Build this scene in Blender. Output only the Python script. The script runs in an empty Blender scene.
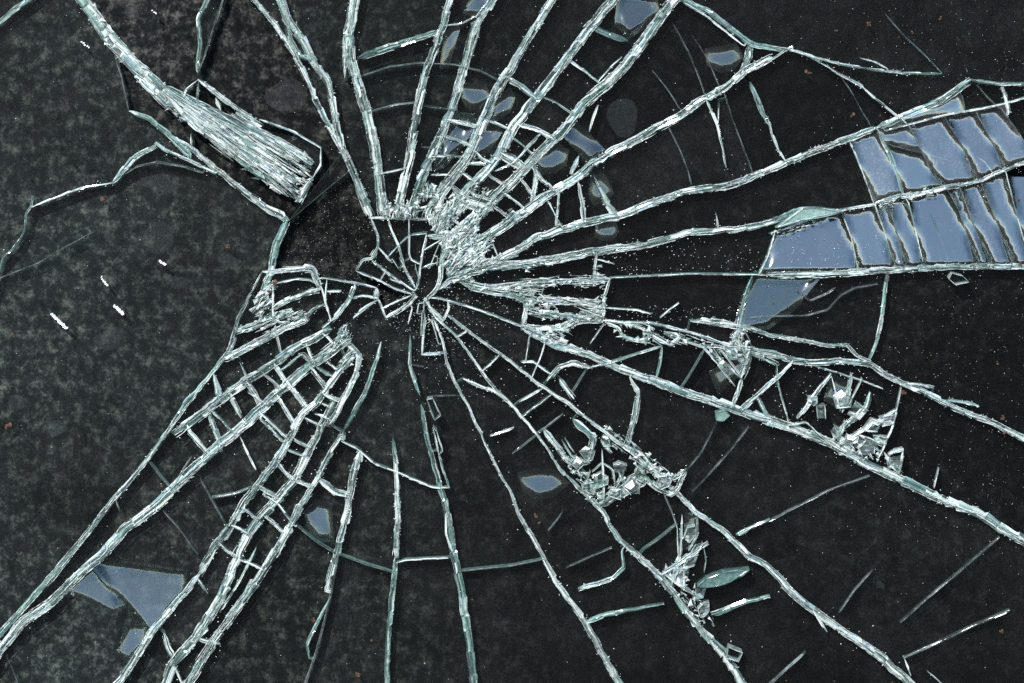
import bpy, math, random
import numpy as np
from mathutils import Vector, noise
from mathutils.geometry import delaunay_2d_cdt

random.seed(7)
rnd = random.random
uni = random.uniform
S = 0.0005                      # metres per reference unit on the pane (pane about half a metre wide)
sc = bpy.context.scene
col = sc.collection

# ------------------------------------------------------------------ camera, sky, sun, exposure
DIST, LENS, RISE = 0.512 * 110 / 36, 110.0, 0.27
cam_d = bpy.data.cameras.new('camera')
cam = bpy.data.objects.new('camera', cam_d); col.objects.link(cam)
cam.location = (0, -DIST, RISE)                 # standing, a little above the middle of the upright pane
cam.rotation_euler = (math.radians(90), 0, 0)
cam_d.lens = LENS; cam_d.sensor_width = 36
cam_d.shift_y = -RISE / 0.512
cam_d.clip_start = 0.01; cam_d.clip_end = 1000
sc.camera = cam

SUN_EL, SUN_AZ = math.radians(38), math.radians(-24)   # azimuth from the viewer's back, negative = left
w = bpy.data.worlds.new('World'); sc.world = w; w.use_nodes = True
wt = w.node_tree
sky = wt.nodes.new('ShaderNodeTexSky'); sky.sky_type = 'NISHITA'; sky.sun_disc = False
sky.sun_elevation = SUN_EL; sky.dust_density = 0.3; sky.ozone_density = 2.0
sdir = Vector((math.sin(SUN_AZ) * math.cos(SUN_EL), -math.cos(SUN_AZ) * math.cos(SUN_EL), math.sin(SUN_EL)))
sky.sun_rotation = math.atan2(sdir.x, sdir.y)
bg = wt.nodes['Background']; bg.inputs['Strength'].default_value = 0.12
wt.links.new(sky.outputs[0], bg.inputs[0])
sun_d = bpy.data.lights.new('sun', 'SUN'); sun_d.energy = 3.8; sun_d.angle = math.radians(0.5)
sun_d.color = (1.0, 0.965, 0.91)
sun = bpy.data.objects.new('sun', sun_d); col.objects.link(sun)
sun.rotation_euler = sdir.to_track_quat('Z', 'Y').to_euler()
sc.view_settings.view_transform = 'Standard'; sc.view_settings.look = 'None'
sc.view_settings.gamma = 1; sc.view_settings.exposure = 1.0
sc.render.engine = 'CYCLES'
sc.cycles.max_bounces = 8; sc.cycles.transparent_max_bounces = 40
sc.cycles.diffuse_bounces = 2; sc.cycles.glossy_bounces = 3
sc.cycles.use_denoising = False
sc.cycles.caustics_reflective = False; sc.cycles.caustics_refractive = False

# ------------------------------------------------------------------ helpers
def P(x, y, d=0.0):
    """pane coordinates (right, down) and depth towards the wall -> world"""
    return ((x - 512) * S, d, (341.5 - y) * S)

def tag(o, label=None, cat=None, group=None, kind=None):
    if label: o['label'] = label
    if cat: o['category'] = cat
    if group: o['group'] = group
    if kind: o['kind'] = kind
    return o

def empty(name, x, y, d=0.0):
    o = bpy.data.objects.new(name, None); o.empty_display_size = 0.01
    o.location = P(x, y, d); col.objects.link(o)
    return o

class MB:
    def __init__(s): s.v = []; s.f = []; s.m = []; s.uv = []
    def add(s, verts, faces, mat=0, uvs=None):
        b = len(s.v); s.v.extend(verts)
        for f in faces:
            s.f.append([b + i for i in f]); s.m.append(mat)
            s.uv.extend([uvs[i] if uvs else (0, 0) for i in f])
    def build(s, name, mats, parent=None, smooth=False):
        me = bpy.data.meshes.new(name)
        off = Vector((0, 0, 0)); up = parent
        while up is not None: off += up.location; up = up.parent
        v = [(p[0] - off.x, p[1] - off.y, p[2] - off.z) for p in s.v]
        me.from_pydata(v, [], s.f)
        for m in mats: me.materials.append(m)
        me.polygons.foreach_set('material_index', s.m)
        ul = me.uv_layers.new(name='UVMap')
        ul.data.foreach_set('uv', np.array(s.uv, 'f').ravel())
        if smooth: me.polygons.foreach_set('use_smooth', [True] * len(s.f))
        me.update()
        o = bpy.data.objects.new(name, me); col.objects.link(o)
        if parent is not None: o.parent = parent
        return o

# ------------------------------------------------------------------ materials
def nmat(name):
    m = bpy.data.materials.new(name); m.use_nodes = True
    t = m.node_tree; t.nodes.clear()
    out = t.nodes.new('ShaderNodeOutputMaterial')
    return m, t, out
def N(t, typ, **kw):
    n = t.nodes.new(typ)
    for k, v in kw.items():
        if k in n.inputs: n.inputs[k].default_value = v
        else: setattr(n, k, v)
    return n
def ramp(t, src, stops):
    r = t.nodes.new('ShaderNodeValToRGB'); e = r.color_ramp.elements
    e[0].position, e[0].color = stops[0][0], (*stops[0][1], 1)
    e[1].position, e[1].color = stops[-1][0], (*stops[-1][1], 1)
    for p, c in stops[1:-1]:
        x = e.new(p); x.color = (*c, 1)
    t.links.new(src, r.inputs[0]); return r
def g(v): return (v, v, v)

def fracture_mat(name, dark, light, clear, rough, su=0.05, sv=0.55, lo=0.36, hi=0.66, bump=0.5, gloss=0.3):
    """frosted broken glass: streaks running along the crack, clear in places"""
    m, t, out = nmat(name); L = t.links.new
    uv = N(t, 'ShaderNodeUVMap'); oi = N(t, 'ShaderNodeObjectInfo')
    mp = N(t, 'ShaderNodeMapping'); mp.inputs['Scale'].default_value = (su, sv, 1)
    L(uv.outputs[0], mp.inputs[0])
    mul = N(t, 'ShaderNodeMath', operation='MULTIPLY'); mul.inputs[1].default_value = 57.0
    L(oi.outputs['Random'], mul.inputs[0])
    n1 = N(t, 'ShaderNodeTexNoise', noise_dimensions='4D'); n1.inputs['Scale'].default_value = 1.0
    n1.inputs['Detail'].default_value = 3; n1.inputs['Roughness'].default_value = 0.6
    L(mp.outputs[0], n1.inputs['Vector']); L(mul.outputs[0], n1.inputs['W'])
    geo = N(t, 'ShaderNodeTexCoord')
    n2 = N(t, 'ShaderNodeTexNoise'); n2.inputs['Scale'].default_value = 420; n2.inputs['Detail'].default_value = 2
    L(geo.outputs['Object'], n2.inputs['Vector'])
    ad = N(t, 'ShaderNodeMath', operation='MULTIPLY_ADD'); ad.inputs[1].default_value = 0.3
    L(n2.outputs[0], ad.inputs[0]); 
    sb = N(t, 'ShaderNodeMath', operation='SUBTRACT'); sb.inputs[1].default_value = 0.15
    L(n1.outputs[0], sb.inputs[0]); L(sb.outputs[0], ad.inputs[2])
    fac = ramp(t, ad.outputs[0], [(lo, g(0)), (hi, g(1))])
    cr = ramp(t, ad.outputs[0], [(lo, dark), (hi, light)])
    b = N(t, 'ShaderNodeBsdfPrincipled'); b.inputs['Roughness'].default_value = rough
    b.inputs['Specular IOR Level'].default_value = 0.7
    L(cr.outputs[0], b.inputs['Base Color'])
    bp = N(t, 'ShaderNodeBump'); bp.inputs['Strength'].default_value = bump; bp.inputs['Distance'].default_value = 0.0006
    L(ad.outputs[0], bp.inputs['Height']); L(bp.outputs[0], b.inputs['Normal'])
    tl = N(t, 'ShaderNodeBsdfTranslucent'); L(cr.outputs[0], tl.inputs[0])
    mxa = N(t, 'ShaderNodeMixShader'); mxa.inputs[0].default_value = 0.2
    L(b.outputs[0], mxa.inputs[1]); L(tl.outputs[0], mxa.inputs[2])
    gl = N(t, 'ShaderNodeBsdfGlossy'); gl.inputs['Roughness'].default_value = rough * .6
    gl.inputs['Color'].default_value = (0.9, 0.98, 0.96, 1); L(bp.outputs[0], gl.inputs['Normal'])
    mx0 = N(t, 'ShaderNodeMixShader'); mx0.inputs[0].default_value = gloss
    L(mxa.outputs[0], mx0.inputs[1]); L(gl.outputs[0], mx0.inputs[2])
    tr = N(t, 'ShaderNodeBsdfTransparent'); tr.inputs[0].default_value = (0.9, 0.97, 0.95, 1)
    mr = N(t, 'ShaderNodeMapRange'); mr.inputs[4].default_value = 0.0
    cm = N(t, 'ShaderNodeMapRange'); cm.inputs[3].default_value = clear * .75; cm.inputs[4].default_value = min(1, clear * 1.25)
    L(oi.outputs['Random'], cm.inputs[0]); L(cm.outputs[0], mr.inputs[3])
    L(fac.outputs[0], mr.inputs[0])
    mx = N(t, 'ShaderNodeMixShader'); L(mr.outputs[0], mx.inputs[0])
    L(mx0.outputs[0], mx.inputs[1]); L(tr.outputs[0], mx.inputs[2])
    L(mx.outputs[0], out.inputs[0])
    return m

FROST = fracture_mat('frosted_fracture', (0.20, 0.28, 0.27), (0.82, 0.89, 0.865), 0.66, 0.2, su=0.018, sv=0.42, lo=0.38, hi=0.60, bump=0.12, gloss=0.28)
BRIGHT = fracture_mat('white_splinter', (0.62, 0.70, 0.68), (0.93, 0.97, 0.95), 0.15, 0.14, su=0.03, sv=0.4, bump=0.12, gloss=0.25)
TEAL = fracture_mat('green_glass_edge', (0.07, 0.15, 0.14), (0.33, 0.50, 0.46), 0.55, 0.24, su=0.012, sv=0.3, bump=0.3, gloss=0.12)
HAIR = fracture_mat('hairline_crack', (0.06, 0.075, 0.075), (0.30, 0.34, 0.33), 0.92, 0.3, su=0.05, sv=0.8, lo=0.4, hi=0.8, bump=0.2, gloss=0.15)

def glass_mat(name, ior, rough, dust, tint=(0.93, 0.96, 0.955)):
    m, t, out = nmat(name); L = t.links.new
    tr = N(t, 'ShaderNodeBsdfTransparent'); tr.inputs[0].default_value = (*tint, 1)
    gl = N(t, 'ShaderNodeBsdfGlossy'); gl.inputs['Roughness'].default_value = rough; gl.inputs['Color'].default_value = (0.93, 1.0, 0.97, 1)
    fr = N(t, 'ShaderNodeFresnel'); fr.inputs[0].default_value = ior
    mx = N(t, 'ShaderNodeMixShader'); gm = N(t, 'ShaderNodeNewGeometry')
    bf = N(t, 'ShaderNodeMath', operation='SUBTRACT'); bf.inputs[0].default_value = 1; L(gm.outputs['Backfacing'], bf.inputs[1])
    fm = N(t, 'ShaderNodeMath', operation='MULTIPLY'); L(fr.outputs[0], fm.inputs[0]); L(bf.outputs[0], fm.inputs[1])
    L(fm.outputs[0], mx.inputs[0]); L(tr.outputs[0], mx.inputs[1]); L(gl.outputs[0], mx.inputs[2])
    tc = N(t, 'ShaderNodeTexCoord'); oi = N(t, 'ShaderNodeObjectInfo')
    n1 = N(t, 'ShaderNodeTexNoise'); n1.inputs['Scale'].default_value = 45; n1.inputs['Detail'].default_value = 6
    n1.inputs['Roughness'].default_value = 0.7
    n2 = N(t, 'ShaderNodeTexNoise'); n2.inputs['Scale'].default_value = 900; n2.inputs['Detail'].default_value = 2
    for n in (n1, n2): L(tc.outputs['Object'], n.inputs['Vector'])
    r1 = ramp(t, n1.outputs[0], [(0.42, g(0.15)), (0.75, g(1))])
    r2 = ramp(t, n2.outputs[0], [(0.5, g(0.4)), (0.72, g(1.6))])
    m1 = N(t, 'ShaderNodeMath', operation='MULTIPLY'); L(r1.outputs[0], m1.inputs[0]); L(r2.outputs[0], m1.inputs[1])
    m2 = N(t, 'ShaderNodeMath', operation='MULTIPLY'); L(m1.outputs[0], m2.inputs[0])
    mr = N(t, 'ShaderNodeMapRange'); mr.inputs[3].default_value = dust * 0.15; mr.inputs[4].default_value = dust * 1.8
    pw = N(t, 'ShaderNodeMath', operation='POWER'); pw.inputs[1].default_value = 2.2
    L(oi.outputs['Random'], pw.inputs[0]); L(pw.outputs[0], mr.inputs[0]); L(mr.outputs[0], m2.inputs[1])
    df = N(t, 'ShaderNodeBsdfDiffuse'); df.inputs[0].default_value = (0.34, 0.36, 0.36, 1)
    mx2 = N(t, 'ShaderNodeMixShader'); L(m2.outputs[0], mx2.inputs[0]); L(mx.outputs[0], mx2.inputs[1]); L(df.outputs[0], mx2.inputs[2])
    L(mx2.outputs[0], out.inputs[0])
    return m
GLASS = glass_mat('clear_glass', 1.45, 0.03, 0.016)
LEAF = glass_mat('added_leaf_glass', 2.15, 0.13, 0.006)
LIFTED = glass_mat('lifted_glass', 2.9, 0.12, 0.16)         # index raised to mirror more sky, standing in for several layers

def wall_mat():
    m, t, out = nmat('dirty_black_wall'); L = t.links.new
    tc = N(t, 'ShaderNodeTexCoord')
    def ns(scale, det, rough, dist=0.0):
        n = N(t, 'ShaderNodeTexNoise'); n.inputs['Scale'].default_value = scale; n.inputs['Detail'].default_value = det
        n.inputs['Roughness'].default_value = rough; n.inputs['Distortion'].default_value = dist
        L(tc.outputs['Object'], n.inputs['Vector']); return n
    a = ns(150, 9, 0.78, 0.0); b = ns(9, 3, 0.5, 0.4); c = ns(420, 3, 0.6)
    ra = ramp(t, a.outputs[0], [(0.34, (0.002, 0.0025, 0.0027)), (0.5, (0.0085, 0.0098, 0.010)), (0.57, (0.034, 0.036, 0.033)), (0.69, (0.105, 0.099, 0.082))])
    # base colour darkens towards the right-hand half of the wall
    sx = N(t, 'ShaderNodeSeparateXYZ'); L(tc.outputs['Object'], sx.inputs[0])
    mr = N(t, 'ShaderNodeMapRange'); mr.inputs[1].default_value = -0.20; mr.inputs[2].default_value = 0.02
    mr.inputs[3].default_value = 1.0; mr.inputs[4].default_value = 0.13
    ad = N(t, 'ShaderNodeMath', operation='MULTIPLY_ADD'); ad.inputs[1].default_value = 0.25
    L(b.outputs[0], ad.inputs[0]); L(sx.outputs[0], ad.inputs[2])
    sb = N(t, 'ShaderNodeMath', operation='SUBTRACT'); sb.inputs[1].default_value = 0.125
    L(ad.outputs[0], sb.inputs[0]); L(sb.outputs[0], mr.inputs[0])
    rb = ramp(t, b.outputs[0], [(0.32, g(0.4)), (0.68, g(1.6))])
    rc = ramp(t, c.outputs[0], [(0.3, g(0.75)), (0.7, g(1.3))])
    def mulc(x, y):
        mm = N(t, 'ShaderNodeMixRGB', blend_type='MULTIPLY'); mm.inputs[0].default_value = 1
        L(x, mm.inputs[1]); L(y, mm.inputs[2]); return mm.outputs[0]
    colr = mulc(mulc(mulc(ra.outputs[0], rb.outputs[0]), rc.outputs[0]), mr.outputs[0])
    p = N(t, 'ShaderNodeBsdfPrincipled'); p.inputs['Roughness'].default_value = 0.9
    p.inputs['Specular IOR Level'].default_value = 0.05
    L(colr, p.inputs['Base Color'])
    bp = N(t, 'ShaderNodeBump'); bp.inputs['Strength'].default_value = 0.35; bp.inputs['Distance'].default_value = 0.0008
    L(c.outputs[0], bp.inputs['Height']); L(bp.outputs[0], p.inputs['Normal'])
    L(p.outputs[0], out.inputs[0]); return m
WALL = wall_mat()

def plain(name, c1, c2, rough=0.8, scale=900, alpha=1.0):
    m, t, out = nmat(name); L = t.links.new
    tc = N(t, 'ShaderNodeTexCoord'); n = N(t, 'ShaderNodeTexNoise'); n.inputs['Scale'].default_value = scale; n.inputs['Detail'].default_value = 4
    L(tc.outputs['Object'], n.inputs['Vector'])
    r = ramp(t, n.outputs[0], [(0.35, c1), (0.65, c2)])
    p = N(t, 'ShaderNodeBsdfPrincipled'); p.inputs['Roughness'].default_value = rough
    p.inputs['Alpha'].default_value = alpha
    L(r.outputs[0], p.inputs['Base Color']); L(p.outputs[0], out.inputs[0]); return m
RUST = plain('rust', (0.02, 0.010, 0.006), (0.10, 0.045, 0.022))
MARK = plain('dried_water_mark', (0.028, 0.032, 0.034), (0.06, 0.065, 0.067), 0.9, 500, 0.2)
DUST = plain('glass_dust', (0.22, 0.23, 0.22), (0.75, 0.78, 0.76), 0.4, 300)
WARM = plain('warm_dust', (0.10, 0.075, 0.045), (0.36, 0.28, 0.19), 0.7, 300)
CHIP = plain('glint_chip', (0.75, 0.78, 0.8), (0.95, 0.96, 0.96), 0.15, 300)  # white colour stands in for glints and sparkle
CHIPB = plain('blue_glint_chip', (0.10, 0.30, 0.75), (0.6, 0.75, 0.95), 0.15, 300)

# ------------------------------------------------------------------ the wall behind
WALL_D = 0.0064
mb = MB()
x0, x1, y0, y1 = -900, 1924, -800, 900
mb.add([P(x0, y0, WALL_D), P(x1, y0, WALL_D), P(x1, y1, WALL_D), P(x0, y1, WALL_D),
        P(x0, y0, WALL_D + .05), P(x1, y0, WALL_D + .05), P(x1, y1, WALL_D + .05), P(x0, y1, WALL_D + .05)],
       [(3, 2, 1, 0), (4, 5, 6, 7), (0, 1, 5, 4), (1, 2, 6, 5), (2, 3, 7, 6), (3, 0, 4, 7)])
wall = tag(mb.build('wall', [WALL]), kind='structure')

GROUND_Z = P(0, 884)[2]
def ground_mat():
    m, t, out = nmat('dark_soil'); L = t.links.new
    tc = N(t, 'ShaderNodeTexCoord'); n = N(t, 'ShaderNodeTexNoise'); n.inputs['Scale'].default_value = 3; n.inputs['Detail'].default_value = 8
    L(tc.outputs['Object'], n.inputs['Vector'])
    r = ramp(t, n.outputs[0], [(0.3, (0.010, 0.010, 0.010)), (0.7, (0.026, 0.026, 0.025))])
    p = N(t, 'ShaderNodeBsdfPrincipled'); p.inputs['Roughness'].default_value = 0.95
    L(r.outputs[0], p.inputs['Base Color']); L(p.outputs[0], out.inputs[0]); return m
mb = MB()
mb.add([(-600, -600, GROUND_Z), (600, -600, GROUND_Z), (600, 600, GROUND_Z), (-600, 600, GROUND_Z)], [(0, 1, 2, 3)])
tag(mb.build('ground', [ground_mat()]), kind='structure')  # unseen ground sheet, added so the flat panes mirror something dark

def blob(mb, x, y, rx, ry, d, thick, mat=0, n=14, irr=0.15):
    ph = uni(0, 9)
    top, bot = [], []
    for i in range(n):
        a = 2 * math.pi * i / n
        k = 1 + irr * (math.sin(2 * a + ph) + 0.6 * math.sin(3 * a + 2 * ph) + 0.5 * uni(-1, 1))
        top.append(P(x + rx * k * math.cos(a) * .92, y + ry * k * math.sin(a) * .92, d - thick))
        bot.append(P(x + rx * k * math.cos(a), y + ry * k * math.sin(a), d))
    fs = [list(range(n - 1, -1, -1))] + [(i, (i + 1) % n, n + (i + 1) % n, n + i) for i in range(n)]
    mb.add(top + bot, fs, mat)

for x, y, rx, ry, irr in [(157, 240, 16, 17, .04), (153, 183, 14, 9, .2), (168, 189, 8, 6, .2), (129, 6, 9, 12, .15), (227, 263, 8, 7, .1),
                          (286, 97, 21, 17, .08), (623, 118, 17, 18, .15), (107, 342, 13, 12, .2), (55, 431, 9, 8, .1), (111, 434, 5, 7, .1),
                          (176, 284, 10, 8, .2), (15, 405, 9, 8, .1), (882, 588, 4, 4, .2), (200, 480, 9, 14, .3), (40, 20, 7, 5, .3)]:
    m = MB(); blob(m, x, y, rx, ry, WALL_D - 0.00001, 0.0001, irr=irr); m.build('water_mark', [MARK], wall)

# ------------------------------------------------------------------ the crack network (right, down) in pane units
# (points, widths, kind)  kind: w frosted, t green edge, h hairline
K = []
def C(kind, ws, *pts):
    p = [(pts[i], pts[i + 1]) for i in range(0, len(pts), 2)]
    if not isinstance(ws, (tuple, list)): ws = (ws,)
    K.append((p, ws, kind))

# --- upper left
C('t', 5, 0, 22, 14, 10, 28, 0)
C('w', (8, 10, 14, 18), 82, 0, 97, 20, 113, 43, 135, 66, 156, 88, 176, 107)
C('h', 1.6, 114, 50, 117, 62, 122, 78, 126, 97, 129, 111)
C('t', (5, 7), 129, 111, 151, 119.5, 165, 132, 190, 156)
C('w', (5, 6, 8), 169, 136, 194, 150, 216, 169, 241, 189, 262, 205, 288, 220)
C('t', (2, 5, 4), 207, 0, 198, 18, 200, 44, 197, 72)
C('h', 1.8, 223, 0, 213, 30, 204, 58, 197, 74)
C('w', 4, 155, 142, 165, 150, 190, 160.5, 216, 174)
C('h', 2, 112, 182, 136, 166.6, 157, 162.5, 183, 166.6, 203, 173)
C('t', (4, 7, 3), 112, 184, 122, 172, 136, 156, 155, 146)
C('w', (1.5, 3.5, 2.5), 112, 183, 82, 188, 60, 196, 32, 207)
C('t', (2, 4, 3), 33, 196, 31, 207, 26, 214, 25, 230, 20, 240, 12, 250, 3, 258, 0, 268)
C('h', 1.4, 0, 278, 40, 262, 60, 250, 97, 230)
C('t', (8, 8, 6), 286, 222, 276, 246, 271, 271, 263, 291)
# --- top
C('w', (2, 3, 5, 6), 254, 0, 275, 25, 290, 48, 308, 80, 318, 105, 331, 130, 342, 150)
C('w', (8, 10, 8, 6), 281, 0, 287, 20, 303, 42, 314, 62, 328, 82, 333, 107, 338, 130, 343, 150)
C('t', 5, 281, 0, 290, 40, 300, 56, 310, 60)
C('w', (7, 8, 9), 341, 146, 351, 168, 361, 192, 371, 216)
C('w', (8, 12, 11, 10), 355, 0, 349, 33, 351, 60, 357, 80, 366, 110, 373, 140, 378, 170, 383, 216)
C('w', 5, 345, 36, 345, 78)
C('t', (8, 5), 359, 58, 396, 45, 437, 32)
C('w', (6, 6, 8, 9), 450, 0, 443, 25, 436, 45, 428, 65, 422, 87, 416, 117, 410, 155, 402, 190, 397, 216)
C('w', (4, 6, 9, 10), 493, 0, 481, 15, 473, 30, 466, 60, 456, 95, 443.5, 130, 429, 161, 420, 185, 411, 216)
C('w', 3, 481, 15, 478, 35, 470, 60)
C('w', 2, 443, 26, 460, 24, 481, 14)
C('h', 1.6, 362, 76, 390, 67, 420, 63, 455, 65, 480, 71, 497, 80)
C('h', 2.2, 370, 112, 395, 105, 415, 103)
C('h', 1.4, 415, 104, 430, 107, 452, 110)
C('h', 2, 421, 147, 437, 148)
C('w', (4, 6, 10, 14), 552, 0, 542, 17, 524, 45, 512, 66, 496, 90, 479.6, 130, 468.6, 156.6, 456, 172, 440, 193, 428, 217)
C('w', (9, 10.5, 10, 13), 613, 0, 594, 22, 579, 42, 562, 65, 549, 82, 534, 100, 511, 130, 500, 153.5, 489, 169, 473, 185, 459, 202, 440, 222)
C('w', (12, 11, 10.5, 12), 674, 0, 662, 15, 647, 37, 629, 60, 609, 82, 587, 100, 561, 133, 542, 150, 522, 172, 503, 190, 487, 207, 467, 224, 450, 236)
C('t', (6, 6), 591, 26, 610, 35, 628, 41)
C('w', (4, 2), 569, 60, 582, 69, 602, 85)
C('w', 2, 601, 78, 612, 66, 622, 57)
C('w', 2.5, 538, 95, 555, 102, 570, 112)
C('w', (5, 4), 520, 125, 537, 130, 552, 138)
C('t', 6, 508, 79, 520, 86, 536, 98)
C('w', 4, 485, 119, 498, 124, 513, 131)
C('w', 4, 467, 163.7, 485, 163.7)
C('w', (6, 7), 503, 153.5, 513, 159, 524, 168)
C('w', 3, 495, 171, 514, 163, 539, 136)
C('w', (6, 9, 9), 452, 188, 467, 199, 489, 207)
C('w', 2.5, 431, 175, 450, 175)
C('w', 3, 427, 194, 439, 194)
C('w', (3, 4, 5), 534, 162, 537, 182, 531, 202)
C('w', 3.5, 559.5, 192, 556, 226)
C('w', 5, 579, 156, 570, 174)
C('w', (1, 5, 6), 578, 181, 582, 200, 584, 220)
C('w', (2, 6, 9), 594, 176, 607, 203, 618, 218)
C('w', 3, 598, 105, 593, 118, 589, 132)
C('w', 3, 524, 150, 540, 134)
C('w', 4, 536, 171, 532, 200)
C('w', (7, 8.5, 9, 10), 772, 57, 744, 72, 722, 90, 702, 100, 682, 115, 659, 127, 632, 142, 612, 152, 592, 165, 578, 177, 545, 197, 520, 215, 498, 230, 470, 247, 450, 258)
C('t', (6, 8, 7, 5), 684, 0, 709, 12, 729, 27, 752, 45, 790, 50)
C('w', 2.5, 684, 3, 706, 16, 724, 30, 744, 46)
C('w', (8, 4), 752, 44, 748, 58, 740, 74)
C('w', 3, 768, 62, 778, 56, 793, 46)
C('h', 1.8, 672, 22, 690, 55, 700, 80, 706, 98)
C('h', 1.2, 692, 35, 707, 58, 720, 88)
C('h', 1.4, 652, 70, 668, 90, 682, 112)
C('h', 1.4, 667, 124, 680, 150, 688, 171, 692, 184)
C('w', (4, 3, 2), 708, 103, 717, 124, 722, 145, 726, 168)
C('w', 2, 719, 100, 718, 124)
C('t', (4, 6, 2), 750, 82, 762, 112, 769, 126)
C('h', 1.4, 725, 95, 735, 125, 752, 171)
C('w', (2, 4, 2), 768, 118, 772, 135, 780, 153, 787, 163)
# --- upper right
C('w', (3, 3.5, 3), 785, 48, 818, 58, 845, 65, 875, 70, 905, 73, 942, 74)
C('w', 2, 860, 58, 875, 62, 888, 69)
C('t', (7, 8, 7), 971, 80, 943, 100, 908, 115, 877, 128)
C('w', (6, 7, 8, 9), 877, 128, 858, 135, 818, 150, 788, 162, 767, 171, 727, 186, 687, 191, 652, 203, 619, 216, 587, 222, 557, 231, 537, 238, 521, 249, 499, 260, 462, 271)
C('t', 4, 971, 80, 1000, 84, 1024, 84)
C('w', (2, 4, 2), 797, 50, 825, 65, 838, 73, 860, 85, 875, 98, 892, 112, 907, 124)
C('h', 1.4, 838, 73, 850, 90, 862, 112, 872, 128)
C('h', 1.4, 885, 14, 905, 37, 925, 55, 942, 73)
C('w', 2.2, 885, 131, 910, 124, 945, 115, 985, 108, 1004, 104, 1024, 98)
C('t', (4, 5, 4), 877, 129, 888, 150, 897, 173, 904, 195)
C('h', 1.8, 907, 122, 923, 153, 933, 176, 948, 190, 958, 208, 976, 260)
C('h', 1.8, 973, 80, 985, 95, 998, 108)
C('w', (5, 4), 1002, 88, 1007, 100, 1009, 114)
C('h', 1.7, 962, 95, 965.5, 112)
C('h', 1.7, 976, 112, 989, 136, 1004.6, 168)
C('h', 1.7, 1001, 108, 1023, 140)
C('h', 1.4, 884, 143, 921, 153, 960, 163.5)
C('w', 2, 977, 157, 985, 162, 991, 170)
C('w', 1.8, 850, 142, 862, 171, 874, 203, 885, 233, 893, 262)
C('w', (5, 4, 4), 875, 204, 898, 196, 918, 195, 943, 188, 980, 181, 1003, 170, 1024, 163)
C('w', 1.6, 904, 195, 909, 204, 923, 262)
C('w', 1.6, 842, 212, 852, 240, 858, 270)
C('h', 1.6, 960, 187, 972, 220, 990, 264)
C('h', 1.5, 945, 118, 962, 145, 975, 178)
C('w', 1.5, 1006, 172, 1014, 205, 1024, 240)
C('h', 1.5, 889, 206, 898, 236, 905, 262)
C('h', 1.6, 931.6, 213, 941, 240, 950, 266)
C('h', 1.7, 982, 184, 998, 225, 1012, 262)
C('w', (2, 3.5, 3), 770, 234, 800, 223, 830, 212, 876, 204)
C('t', (5, 8, 4), 760, 226, 784, 217, 801, 210, 843, 212)
C('w', (6, 7, 8, 9, 10), 775, 222, 740, 229, 687, 233, 650, 244, 623, 248, 590, 252.5, 560.5, 259, 529, 263.5, 490, 267, 462, 274)
C('w', (5, 6, 7), 1023, 266.5, 943, 267, 888, 270, 830, 274, 768, 275)
C('w', (2, 2), 768, 275, 690, 274, 611, 278)
C('t', (4, 4), 753, 275, 744, 301, 738, 330)
C('w', 2, 775, 232, 767, 258, 758, 276)
C('t', (4, 4, 2.5), 888, 271, 885, 291, 882, 316, 877, 341, 869, 361)
C('h', 2, 798, 291, 810, 301, 828, 293, 835, 288)
C('h', 1.8, 750, 318, 768, 316, 805, 316, 828, 310, 840, 296, 855, 288, 878, 284)
C('w', (5, 6, 8), 611, 279, 576, 281, 537, 282, 490, 288.6, 466, 284)
C('w', 4, 596.6, 254, 594, 279)
C('w', (4, 4), 610.7, 277.6, 604, 298, 603, 322)
C('w', 1.2, 688, 171, 691, 184)
C('w', (1, 4), 716, 213, 718, 230)
C('w', 2.5, 600, 260, 614, 264)
# --- the fan right of the impact
C('w', 6, 530, 300, 568, 300, 603, 309)
C('w', 6, 527, 309, 565, 317, 604, 319)
C('w', 6, 560, 334, 575, 321.5, 602, 320)
C('w', (7, 6), 519, 326, 532, 329, 559, 328, 573, 321)
C('w', 2, 545, 283, 541, 297)
C('w', 5, 527, 302, 523, 327)
C('w', 2, 590, 344, 604, 324)
C('w', (4, 4, 4), 603, 320.5, 627, 323, 651, 323, 672, 328, 694, 333.5, 720, 343, 732, 345)
C('w', 4, 605, 322, 618, 328, 623.5, 337, 638, 341, 651, 337, 642, 328, 625, 325)
C('w', 6, 651, 333.5, 664, 341, 672, 344.6, 681, 337, 664, 334)
C('w', (4, 8, 5), 690, 321, 713, 321.5, 739, 326)
C('w', 2, 606, 308, 638, 310, 651, 314)
C('w', 1.4, 660, 318, 669, 310, 679, 303)
C('w', 4, 681, 339, 701.5, 346.5, 720, 346.5, 737, 354)
C('w', (6, 9, 8), 740, 328, 735, 340, 742, 350)
C('w', (5, 4, 4, 4), 743, 326, 770, 335, 797, 339, 829, 346, 847, 345, 856, 355, 871, 362)
C('w', (7, 6, 6, 7, 8), 732, 346, 754.5, 350.6, 793, 359.7, 806, 363, 838, 361, 869.6, 364, 883, 373, 906, 384.5, 933, 396, 963, 412, 993, 423, 1023, 438)
C('w', 2.2, 806, 363, 838, 373, 860.6, 380, 883, 389)
C('w', 4, 905, 384, 922, 385, 934, 388)
C('w', 4, 948, 400, 963, 402, 979, 406)
C('w', 5, 752, 353, 777, 364)
C('w', (3, 5, 6), 793, 361, 777, 378, 759, 393.5, 740, 411)
C('w', 2.2, 777, 366, 777, 380, 789.5, 425)
C('t', (4, 5), 757, 396, 766, 414, 772.6, 424)
C('w', (5, 4), 742, 378, 738, 392, 733, 404)
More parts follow.
